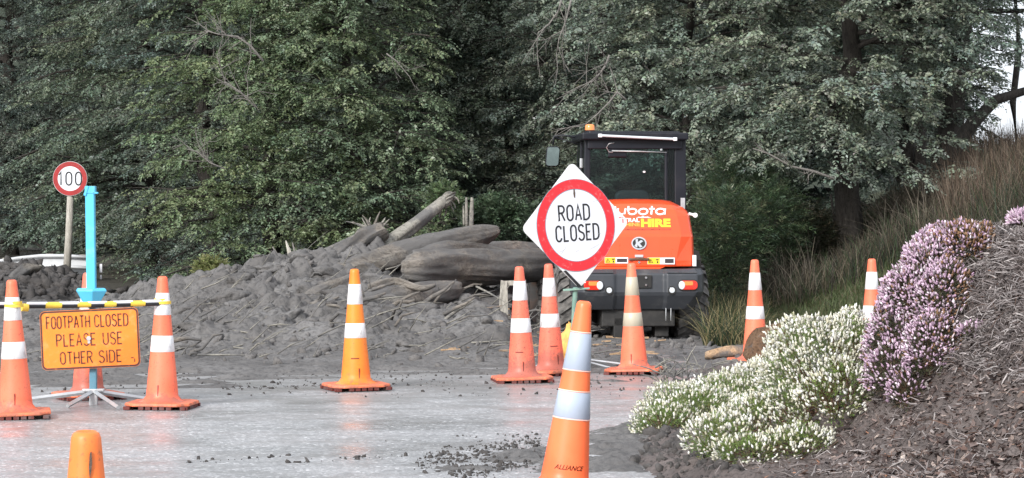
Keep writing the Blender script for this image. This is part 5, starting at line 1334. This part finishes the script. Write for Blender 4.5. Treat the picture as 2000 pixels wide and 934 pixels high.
# bare grey branches hanging in the wood
def bare_branch(label, pts, s, r, seed, side=9, curl=.5):
    rr = random.Random(seed); P_ = [W(a, b, s) for a, b in pts]
    root = empty('bare_branch', P_[0], label=label, cat='branch')
    P_ = [p - root.location for p in P_]
    mb = MB(); mb.tube(P_, [r * (1 - .75 * i / (len(P_) - 1)) for i in range(len(P_))], 6)
    mb.build('main_stem', M['twig'], root, smooth=True)
    mb = MB()
    for k in range(side):
        f = rr.uniform(.1, .99) * (len(P_) - 1); i = int(f); p = P_[i].lerp(P_[i + 1], f - i); d = (P_[i + 1] - P_[i]).normalized()
        a = Vector((d.x + rr.gauss(0, curl), rr.gauss(0, .3), d.z + rr.gauss(0, curl))).normalized(); L = rr.uniform(.12, .45)
        m_ = p + a * L * .5 + Vector((rr.gauss(0, .02), 0, rr.gauss(0, .02))); e = p + a * L + Vector((0, 0, rr.uniform(-.1, .05)))
        mb.tube([p, m_, e], [r * .38, r * .25, .003], 4, cap=False)
        for q in range(2):
            b = Vector((a.x + rr.gauss(0, .6), 0, a.z + rr.gauss(0, .6))).normalized() * L * .45
            mb.tube([m_, m_ + b], [r * .2, .002], 3, cap=False)
    mb.build('side_twigs', M['twig'], root, smooth=True)['kind'] = 'stuff'
s = 170
bare_branch('bare curved grey branch dropping from the top edge above the diamond sign', [(1098, -10), (1092, 20), (1072, 48), (1050, 66), (1052, 72)], s, .016, 1, 7)
bare_branch('long bare grey branch hanging straight down right of the curved one', [(1118, -10), (1104, 45), (1092, 75), (1086, 110)], s, .014, 2, 6)
bare_branch('twisted many-forked grey branch above the loader beacon', [(1190, 108), (1182, 130), (1160, 158), (1130, 170), (1098, 186)], s, .014, 3, 16, .8)
bare_branch('low arching grey branch running down to the loader beacon', [(1222, 195), (1205, 180), (1190, 200), (1165, 225), (1140, 246), (1090, 252)], s, .016, 4, 8)
bare_branch('pale bare branch arching over the grey-green and lime beeches', [(515, 120), (490, 90), (465, 72), (430, 68), (400, 60)], 150, .018, 5, 14, .7)
bare_branch('bundle of fine bare grey twigs between the two left beeches', [(500, 210), (470, 180), (440, 160), (425, 110), (440, 60)], 150, .014, 6, 22, .7)
bare_branch('dead grey twigs low in the dark beech beside the lime-green tree', [(440, 330), (410, 318), (385, 296), (360, 290)], 152, .011, 7, 16, .6)
bare_branch('thin bent bare branch in the mid-green beech', [(755, 105), (775, 120), (800, 150), (815, 180)], 150, .010, 8, 5, .6)
bare_branch('slender dark dead bough under the pale leaf tiers right of the cab', [(1630, 350), (1590, 335), (1545, 325), (1500, 300), (1470, 290)], 160, .022, 9, 8, .5)
# dark leaning boughs at the right edge
def bough(label, pts, s, r):
    P_ = [W(a, b, s) for a, b in pts]; mb = MB(); mb.tube(P_, [r * (1 - .6 * i / (len(P_) - 1)) for i in range(len(P_))], 9, jit=.08)
    tag(mb.build('tree_bough', M['bark'], smooth=True), label, 'bough')
bough('thick dark bough slanting up right across the sky gap', [(1810, 400), (1850, 310), (1900, 240), (1945, 195), (2010, 175)], 146, .13)
bough('thin broken dark bough leaning over the brown brush', [(1872, 345), (1905, 318), (1942, 290)], 150, .03)
bough('dark vertical trunk behind the large beech on its right', [(1790, 520), (1795, 380), (1800, 220), (1830, 60), (1850, -40)], 142, .10)
bough('slim pale-edged stem just left of the large trunk', [(1640, 520), (1630, 430), (1622, 380)], 150, .03)

# ================================================================== UNDERGROWTH
def blades(name, X, Y, Z, Ln, col, mat, kind='stuff', lean=.5, wd=.006, seg=3, label=None, parent=None, az0=None):
    n = len(X); az_ = rng.uniform(0, 2 * math.pi, n); ln = lean * rng.uniform(.1, 1.3, n)
    fx, fy = np.cos(az_), np.sin(az_)
    wx, wy = rng.normal(size=n), rng.normal(size=n) * .5; nn = np.hypot(wx, wy); wx, wy = wx / nn, wy / nn
    V = []
    for k in range(seg + 1):
        t = k / seg
        px_ = X + fx * ln * Ln * t ** 1.7; py_ = Y + fy * ln * Ln * t ** 1.7; pz = Z + Ln * (t - .42 * ln * t * t)
        w_ = wd * (1 - .85 * t)
        w_ = w_ if np.ndim(w_) else np.full(n, w_)
        V.append(np.stack([px_ - wx * w_, py_ - wy * w_, pz], -1)); V.append(np.stack([px_ + wx * w_, py_ + wy * w_, pz], -1))
    V = np.stack(V, 1); K = 2 * (seg + 1)
    q = np.array([[2*k, 2*k+1, 2*k+3, 2*k+2] for k in range(seg)])
    Fc = (q[None] + (np.arange(n) * K)[:, None, None]).reshape(-1, 4)
    o = bulk(name, V.reshape(-1, 3), Fc, mat, parent, np.repeat(col, seg, 0)); 
    if kind: o['kind'] = kind
    return o
def pick(n, cols, wts=None):
    c = np.array(cols)[rng.choice(len(cols), n, p=wts)]; return c * rng.uniform(.7, 1.35, (n, 1))
DRY = [(.09, .075, .05), (.06, .05, .036), (.15, .125, .09), (.04, .035, .028)]  # dark tones stand in for tree shade over the dry grass
GRN = [(.035, .058, .026), (.05, .075, .032), (.03, .045, .026)]  # greens darkened likewise to carry the shade under the trees
def region(n, x0, x1, y0, y1, cond):
    X = rng.uniform(x0, x1, n * 4); Y = rng.uniform(y0, y1, n * 4); k = cond(X, Y); return X[k][:n], Y[k][:n]
vz = lambda X, Y: np.maximum(verge_h(X, Y), -.02)
# tall dry grass and brush under the trees, right of the loader
X, Y = region(16000, 2.2, 9.5, 27.5, 37, lambda X, Y: (pxof(X, Y) > 1385) & (pxof(X, Y) < 2150) & (vnoise(X * 2, Y * 2, 5) > .28) & ~((pxof(X, Y) > 1480) & (pxof(X, Y) < 1800) & (Y < 29.5)))
p_ = pxof(X, Y); tall = .34 + .5 * fbm(X * .9, Y * .9, 3, 3) * .6 + .30 * sstep(1780, 1950, p_)
blades('dry_undergrowth', X, Y, vz(X, Y), np.clip(tall, .2, 1.3) * rng.uniform(.5, 1.2, len(X)), pick(len(X), DRY + GRN, [.2, .2, .1, .15, .1, .1, .15]), M['blade'], wd=.006, lean=.55)
X, Y = region(7000, 3.8, 10, 29.5, 36, lambda X, Y: (pxof(X, Y) > 1840) & (pxof(X, Y) < 2250))
blades('brown_brush', X, Y, vz(X, Y), rng.uniform(.35, .85, len(X)), pick(len(X), [(.14, .10, .07), (.11, .075, .055), (.075, .055, .042), (.19, .15, .11)]), M['blade'], wd=.006, lean=.35)
X, Y = region(9000, 2.0, 7, 23.5, 31, lambda X, Y: (pxof(X, Y) > 1470) & (pxof(X, Y) < 1830) & (Y < 30.5 + .8 * vnoise(X * 2, Y, 4)))
blades('verge_grass', X, Y, vz(X, Y), rng.uniform(.05, .17, len(X)), pick(len(X), [(.06, .085, .032), (.08, .10, .04), (.05, .065, .028), (.11, .095, .055)]), M['blade'], wd=.006, lean=.7)
X, Y = region(5200, 1.8, 3.4, 24.5, 31, lambda X, Y: (pxof(X, Y) > 1375) & (pxof(X, Y) < 1500) & (vnoise(X * 4, Y * 3, 6) > .35))
blades('verge_weeds', X, Y, vz(X, Y), rng.uniform(.10, .55, len(X)) * (1 - .35 * sstep(1420, 1500, pxof(X, Y))), pick(len(X), GRN + [(.24, .20, .10), (.20, .17, .09)]), M['blade'], wd=.006, lean=.9)
# bare tangled twigs and canes under the trees
X, Y = region(2400, 2.4, 6.4, 27.0, 34, lambda X, Y: (pxof(X, Y) > 1470) & (pxof(X, Y) < 1900) & (Y > 30.2) & (vnoise(X * 1.7, Y * 1.7, 15) > .35))
blades('bare_tangled_canes', X, Y, vz(X, Y), rng.uniform(.25, .85, len(X)) * (1 - .45 * ((pxof(X, Y) > 1590) & (pxof(X, Y) < 1720))), pick(len(X), [(.15, .13, .10), (.10, .085, .065), (.06, .05, .04), (.20, .17, .13)]), M['blade'], wd=.007, lean=.85, seg=4)
# ferny broom behind the loader's right side
def shrub(name, label, cat, px, py, s, rx, rz, ry, n, col, size, width=.3, pairs=7, tl=.25, kind=None, cj=.25):
    c = W(px, py, s); root = empty(name, (c.x, c.y, max(0, c.z - rz)), label=label, cat=cat)
    u = rng.normal(size=(n, 3)); u = unit(u) * (rng.random((n, 1)) ** .33); O = u * np.array([rx, ry, rz]) + np.array([0, 0, rz])
    D = unit(u * np.array([1, 1, .6]) + np.array([0, -.2, .55]) + rng.normal(0, .3, (n, 3)))
    leaves_from_twigs('foliage', O, D, np.full(n, tl) * rng.uniform(.6, 1.3, n), pick(n, col), M['leaf'], root, pairs=pairs, size=size, width=width, droop=.35, cjit=cj)['kind'] = 'stuff'
    mb = MB()
    for k in range(14):
        a = rnd.uniform(0, 6.28); e = Vector((math.cos(a) * rx * .6, math.sin(a) * ry * .6, rz * rnd.uniform(1, 1.6)))
        mb.tube([Vector((0, 0, -.1)), e * .5 + Vector((rnd.gauss(0, .03), 0, 0)), e], [.012, .008, .004], 4, cap=False)
    mb.build('stems', M['bark'], root)['kind'] = 'stuff'
    return root
BR = [(.05, .082, .042), (.07, .105, .05), (.04, .062, .038)]
BR = BR + [(.09, .10, .055), (.035, .05, .03)]
shrub('broom_bush', 'feathery dark green bush against the loader counterweight', 'bush', 1415, 480, 165, .40, .62, .4, 1100, BR, .085, .12, 8, .26)
shrub('broom_bush', 'feathery dark green bush between the loader and the first verge cone', 'bush', 1495, 440, 158, .42, .50, .4, 1000, BR, .085, .12, 8, .26)
shrub('broom_bush', 'tall feathery bush in shade behind the loader cab edge', 'bush', 1440, 385, 155, .45, .5, .4, 1000, BR, .085, .12, 8, .26)
SB = [(.055, .06, .038), (.075, .07, .045), (.045, .055, .032), (.10, .085, .055)]
shrub('scrub_bush', 'low brown-green scrub left of the large bare trunk', 'bush', 1575, 470, 152, .42, .40, .4, 800, SB, .04, .4, 7, .22)
shrub('scrub_bush', 'low scrub at the foot of the large bare trunk on its right', 'bush', 1728, 470, 143, .42, .42, .4, 800, SB, .04, .4, 7, .22)
shrub('scrub_bush', 'dark scrub between the two trunks at the right', 'bush', 1790, 430, 146, .40, .40, .4, 750, SB, .04, .4, 7, .22)
shrub('scrub_bush', 'brown scrub at the left edge of the tall dry brush', 'bush', 1860, 400, 146, .36, .36, .4, 1000, [(.11, .08, .055), (.08, .065, .045)], .04, .35, 7, .24)
shrub('scrub_bush', 'shaded scrub just behind the second verge cone', 'bush', 1725, 535, 160, .35, .24, .3, 600, SB, .04, .4, 7, .2)
shrub('leafy_shrub', 'yellow-green rounded shrub at the left end of the mud pile', 'shrub', 410, 528, 150, .17, .14, .17, 260, [(.18, .20, .08), (.24, .25, .11)], .05, .5, 6, .12)
shrub('leafy_shrub', 'sprig of pale leaves behind the splintered leaning trunk', 'shrub', 868, 395, 168, .17, .17, .15, 170, [(.13, .17, .09), (.09, .13, .06)], .055, .5, 6, .14)
shrub('leafy_shrub', 'leafy low shrub between the two stakes and the diamond sign', 'shrub', 965, 425, 164, .30, .22, .25, 480, [(.09, .125, .075), (.06, .09, .05)], .055, .5, 6, .16)
shrub('leafy_shrub', 'dark shrub filling the gap under the beeches behind the thin mud-covered log', 'shrub', 1010, 455, 160, .55, .35, .3, 600, [(.045, .065, .04), (.06, .085, .05)], .055, .5, 6, .18)
# ferns and dead stalks at the foot of the lime tree
bl_ = [W(545 + 12 * k, 515, 158) for k in range(5)]
for k, (a, b, c, d, lab) in enumerate(((553, 520, 532, 482, 'slim grey stem leaning left under the lime-tinged beech'), (572, 520, 558, 470, 'broad pale flax-like stem under the lime-tinged beech'), (580, 518, 571, 474, 'thin upright stem beside the broad pale one'))):
    mb = MB(); mb.tube([W(a, b, 160), W((a + c) / 2 + 1, (b + d) / 2, 160), W(c, d, 160)], [.018 + .02 * (k == 1), .016 + .015 * (k == 1), .008], 6)
    tag(mb.build('sapling_stem', M['postwood'] if k == 1 else M['twig'], smooth=True), lab, 'stem')

# ================================================================== HEATHER AND BANK
def spike_template():
    V = []; prof = [(0, .15), (.22, .95), (.52, 1.0), (.78, .7), (1.0, .15)]
    for i, (z, r) in enumerate(prof):
        for k in range(4):
            a = 2 * math.pi * (k + .5 * (i % 2)) / 4; rr_2 = r * (1.0 if (i + k) % 2 else .66)
            V.append((rr_2 * math.cos(a), rr_2 * math.sin(a), z))
    Fc = [(i*4+k, i*4+(k+1) % 4, (i+1)*4+(k+1) % 4, (i+1)*4+k) for i in range(len(prof)-1) for k in range(4)]
    return np.array(V), np.array(Fc)
SV, SF = spike_template()
def frames(D):
    D = unit(D); A = unit(np.cross(D, rng.normal(size=D.shape))); B = np.cross(D, A); return np.stack([A, B, D], 2)
def spikes(name, O, D, L, Rd, col, mat, parent):
    n = len(O); V = SV[None] * np.stack([Rd, Rd, L], -1)[:, None, :]
    V = V * (1 + rng.uniform(-.12, .12, (n, len(SV), 1)))
    V = np.einsum('nij,nkj->nki', frames(D), V) + O[:, None, :]
    Fc = (SF[None] + (np.arange(n) * len(SV))[:, None, None]).reshape(-1, 4)
    c = np.repeat(col[:, None, :], len(SF), 1) * rng.uniform(.82, 1.12, (n, len(SF), 1))
    return bulk(name, V.reshape(-1, 3), Fc, mat, parent, np.clip(c, 0, 1).reshape(-1, 3))
def ell_surface(ells, n, shell=(.86, 1.03), lower=-.35):
    """points on the outer skin of a union of ellipsoids (centre, radii)"""
    w_ = np.array([e[1][0] * e[1][2] + e[1][0] * e[1][1] for e in ells]); w_ = w_ / w_.sum()
    PO, NO = [], []
    for (c, r), ww in zip(ells, w_):
        m = int(n * ww * 2.2); u = unit(rng.normal(size=(m, 3))); u = u[(u[:, 2] > lower)]
        q = rng.uniform(*shell, (len(u), 1)); q = q * (1 + .24 * fbm(u[:, 0] * 2.6 + c[0] * 9, u[:, 2] * 2.6 + u[:, 1] * 2 + c[2] * 9, 4, 5))[:, None]
        p = u * q * np.array(r) + np.array(c)
        keep = np.ones(len(p), bool)
        for (c2, r2) in ells:
            if c2 is c: continue
            keep &= (((p - np.array(c2)) / np.array(r2)) ** 2).sum(1) > .86
        g = p[:, 2] > bank_h(p[:, 0], p[:, 1]) - .02
        keep &= g if g.any() else True
        PO.append(p[keep]); NO.append(unit(u[keep] / np.array(r)))
    P_ = np.concatenate(PO); N_ = np.concatenate(NO)
    if not len(P_): raise RuntimeError('heather under ground')
    idx = rng.permutation(len(P_))[:n]
    return P_[idx], N_[idx]
def heather(name, label, ells, nf, fcols, fw, gcols, ng, fl=(.026, .044), fr=(.0055, .0085), bare=0.0, seedn=5, up=.55, browning=None, green_low=0.0):
    c0 = np.mean([e[0] for e in ells], 0); root = empty(name, tuple(c0 * np.array([1, 1, 0])), label=label, cat='heather bush')
    off = np.array([c0[0], c0[1], 0])
    P_, N_ = ell_surface(ells, nf)
    zmin, zmax = P_[:, 2].min(), P_[:, 2].max(); hz = (P_[:, 2] - zmin) / (zmax - zmin)
    if green_low:
        pr = np.clip(1.0 - green_low * (1 - hz) * (1.1 + .8 * fbm(P_[:, 0] * 6, P_[:, 2] * 6, 3, 8)), .25, 1); k = rng.random(len(P_)) < pr; P_, N_ = P_[k], N_[k]
    D = unit(N_ * .8 + np.array([0, 0, up]) + rng.normal(0, .28, P_.shape))
    n = len(P_); col = pick(n, fcols, fw)
    if browning is not None:
        b = browning(P_); k = rng.random(n) < b; col[k] = pick(int(k.sum()), [(.26, .15, .08), (.36, .22, .14), (.16, .09, .05)])
    L_ = rng.uniform(*fl, n); R_ = rng.uniform(*fr, n)
    spikes('flower_spikes', P_ - off, D, L_, R_, col, M['petal'], root)['kind'] = 'stuff'
    P_, N_ = ell_surface(ells, ng, (.62, 1.0), -.6)
    D = unit(N_ * .7 + np.array([0, 0, .5]) + rng.normal(0, .3, P_.shape))
    leaves_from_twigs('needle_foliage', P_ - off - D * .02, D, rng.uniform(.03, .06, len(P_)), pick(len(P_), gcols), M['leaf'], root, pairs=4, size=.016, width=.28, droop=.05)['kind'] = 'stuff'
    mb = MB()
    for (c, r) in ells:
        for k in range(26):
            u = Vector((rnd.uniform(-1, 1) * r[0] * .8, rnd.uniform(-1, 1) * r[1] * .8, rnd.uniform(.1, .8) * r[2])); cc_ = Vector(c) - Vector(off); g_ = Vector((cc_.x, cc_.y, cc_.z - r[2] * .8))
            mb.tube([g_, g_.lerp(cc_ + u, .5) + Vector((rnd.gauss(0, .02), 0, .02)), cc_ + u], [.006, .004, .002], 4, cap=False)
    mb.build('woody_stems', M['logbrown'], root)['kind'] = 'stuff'
    return root
def E(px, py, lift, rx, rz, ry):
    """ellipsoid resting on the bank where the sight line through this photograph pixel meets it"""
    Ys = np.linspace(9.0, 17.5, 900); Xs = (px - 1000) * Ys / F; Zs = H - (py - 387) * Ys / F
    hit = np.nonzero(bank_h(Xs, Ys) > Zs)[0]
    y = Ys[hit[0]] if len(hit) else 13.4
    y -= lift; s_ = F / y; c = W(px, py, s_); return ((c.x, c.y, c.z), (rx / s_, ry, rz / s_))
WH = [(.82, .80, .70), (.72, .70, .58), (.58, .55, .42), (.86, .84, .80)]
heather('white_heather', 'mound of white-flowering heather spilling down the bank to the road',
        [E(1350, 820, .08, 112, 70, .36), E(1430, 800, .12, 110, 72, .42), E(1515, 785, .14, 112, 84, .45), E(1600, 735, .14, 118, 116, .42), E(1655, 700, .14, 82, 92, .36), E(1595, 825, .10, 115, 88, .34), E(1515, 850, .08, 125, 84, .32), E(1430, 866, .04, 95, 58, .25), E(1300, 840, .02, 66, 50, .2), E(1560, 878, .04, 85, 45, .2), E(1470, 888, .03, 80, 36, .18), E(1640, 780, .1, 80, 80, .3)],
        17000, WH, [.3, .3, .15, .25], [(.12, .19, .04), (.16, .23, .06), (.09, .13, .035), (.20, .22, .08)], 11000, fl=(.014, .030), fr=(.0055, .0085), green_low=.75)
PU = [(.58, .41, .53), (.70, .53, .65), (.44, .30, .40), (.82, .70, .76)]
def brown_right(p): 
    px_ = 1000 + p[:, 0] * F / p[:, 1]; return np.clip((px_ - 1810) / 150, 0, .6) + .07
heather('purple_heather', 'pink-purple heather cascading over the edge of the grey bank',
        [E(1885, 486, .16, 62, 54, .22), E(1840, 492, .16, 52, 54, .2), E(1825, 530, .16, 64, 74, .24), E(1788, 600, .15, 70, 92, .25), E(1755, 670, .13, 64, 90, .24), E(1748, 735, .10, 56, 70, .2), E(1845, 600, .10, 58, 90, .18), E(1825, 690, .08, 56, 80, .18), E(1782, 770, .03, 42, 50, .12)],
        11000, PU, [.3, .3, .2, .2], [(.08, .085, .045), (.12, .09, .06), (.06, .07, .035)], 6500, fl=(.013, .028), fr=(.005, .008), browning=brown_right, green_low=.55)
heather('purple_heather', 'small tuft of purple heather at the right edge on top of the bank', [E(1996, 432, .05, 22, 15, .08)], 200, PU, [.3, .3, .2, .2], [(.07, .07, .035)], 120)
heather('purple_heather', 'sparse sprig of fading purple heather on the grey twiggy slope', [E(1905, 648, .03, 30, 12, .05)], 45, PU, [.3, .3, .2, .2], [(.07, .07, .035)], 60)

# dead grey heather twigs over the upper bank
def twig_mass(name, n, x0, x1, y0, y1, cond, Lr, col, zoff=.0, up=.4, wd=.002, flow=(-.6, -.2)):
    X = rng.uniform(x0, x1, n * 6); Y = rng.uniform(y0, y1, n * 6); k = cond(X, Y); X, Y = X[k][:n], Y[k][:n]; n = len(X)
    Z = bank_h(X, Y) + zoff + rng.uniform(0, .03, n)
    D = unit(np.stack([rng.normal(flow[0], .7, n), rng.normal(flow[1], .7, n), rng.normal(up * .3, .45, n)], -1)); L = rng.uniform(*Lr, n)
    W_ = unit(np.cross(D, rng.normal(size=D.shape))) * wd * rng.uniform(.6, 1.6, (n, 1)); bend = rng.normal(0, .18, (n, 3)) * L[:, None]
    O = np.stack([X, Y, Z], -1); V = []
    for t in (0, .5, 1):
        c = O + D * L[:, None] * t + bend * (t * (1 - t) * 4) - np.array([0, 0, 1]) * (t * t * .2) * L[:, None]
        V += [c - W_ * (1 - .6 * t), c + W_ * (1 - .6 * t)]
    V = np.stack(V, 1); q = np.array([[0, 1, 3, 2], [2, 3, 5, 4]])
    Fc = (q[None] + (np.arange(n) * 6)[:, None, None]).reshape(-1, 4)
    tag(bulk(name, V.reshape(-1, 3), Fc, M['chip'], None, np.repeat(pick(n, col), 2, 0)), kind='stuff')
GT = [(.27, .24, .235), (.18, .155, .15), (.34, .31, .30), (.09, .075, .07), (.12, .10, .095)]
upper = lambda X, Y: (bank_h(X, Y) > .62) & (pxof(X, Y) > 1740) & (pxof(X, Y) < 2200)
twig_mass('dead_heather_twigs', 40000, 1.4, 4.1, 10.0, 15.5, upper, (.02, .09), GT, .0, .25, .0028)
twig_mass('fallen_twigs', 7000, .2, 3.6, 9, 16, lambda X, Y: (bank_h(X, Y) > .12) & (pxof(X, Y) > 1300) & (pxof(X, Y) < 2200), (.03, .10), GT + [(.10, .06, .045)], .0, .1, .0022)
# loose straw and stalks at the bank's tip by the road
Q = rng.uniform(0, 1, 260)
def chip_mass(name, n, x0, x1, y0, y1, cond, sr, col, hf=bank_h):
    X = rng.uniform(x0, x1, n * 5); Y = rng.uniform(y0, y1, n * 5); k = cond(X, Y); X, Y = X[k][:n], Y[k][:n]; n = len(X)
    Z = hf(X, Y) + rng.uniform(-.002, .012, n); sz = rng.uniform(*sr, n) * (1 + 1.2 * rng.random(n) ** 6)
    A = unit(np.stack([rng.normal(size=n), rng.normal(size=n), rng.normal(0, .45, n)], -1)); Nn = unit(np.stack([rng.normal(0, .5, n), rng.normal(-.2, .5, n), np.ones(n)], -1)); B = unit(np.cross(A, Nn))
    O = np.stack([X, Y, Z], -1); l = sz[:, None]; w_ = l * rng.uniform(.18, .5, (n, 1)); up_ = np.cross(B, A) * l * rng.uniform(-.12, .2, (n, 1))
    V = np.stack([O - A * l - B * w_, O + A * l * rng.uniform(.6, 1, (n, 1)) - B * w_ * .6, O + A * l + B * w_, O - A * l * .8 + B * w_ * .8 + up_], 1)
    Fc = np.arange(n * 4).reshape(-1, 4)
    tag(bulk(name, V.reshape(-1, 3), Fc, M['chip'], None, pick(n, col)), kind='stuff')
MC = [(.11, .072, .060), (.18, .135, .122), (.04, .028, .026), (.27, .215, .19), (.13, .105, .098), (.21, .185, .175), (.07, .05, .045)]
chip_mass('bark_mulch', 60000, -1.0, 3.9, 9.0, 17.0, lambda X, Y: (bank_h(X, Y) > .03) & (pxof(X, Y) < 2200) & (rng.random(X.shape) < sstep(.5, 1.7, X - edge_x(Y))), (.006, .021), MC)
chip_mass('pale_mulch_chips', 900, -.2, 3.6, 9.2, 16.0, lambda X, Y: (bank_h(X, Y) > .08) & (pxof(X, Y) < 2150) & (pxof(X, Y) > 1180), (.005, .016), [(.42, .28, .20), (.46, .38, .33), (.36, .18, .11)])
P = clod_points(2200, .3, 2.2, 12.3, 20.5, bank_h, lambda X, Y, Z: (Z > .0) & (X - edge_x(Y) < .45))
tag(scatter_lumps('bank_edge_clods', P, .008 + .035 * rng.random(len(P)) ** 3, M['mudfar']), kind='stuff')
mb = MB()
for k in range(46):
    px = rnd.gauss(1335, 38); py = rnd.gauss(712, 16); s = 262
    p = W(px, py, s); a = rnd.uniform(.2, 2.8); L = rnd.uniform(.08, .26)
    d = Vector((math.cos(a), rnd.uniform(-.3, .3), math.sin(a) * .7)) * L
    p.z = max(.06, p.z - .10)
    mb.tube([p, p + d * .5 + Vector((0, 0, .01)), p + d], [.006, .005, .002], 4)
tag(mb.build('straw_stalks', M['loggrey']), kind='stuff')
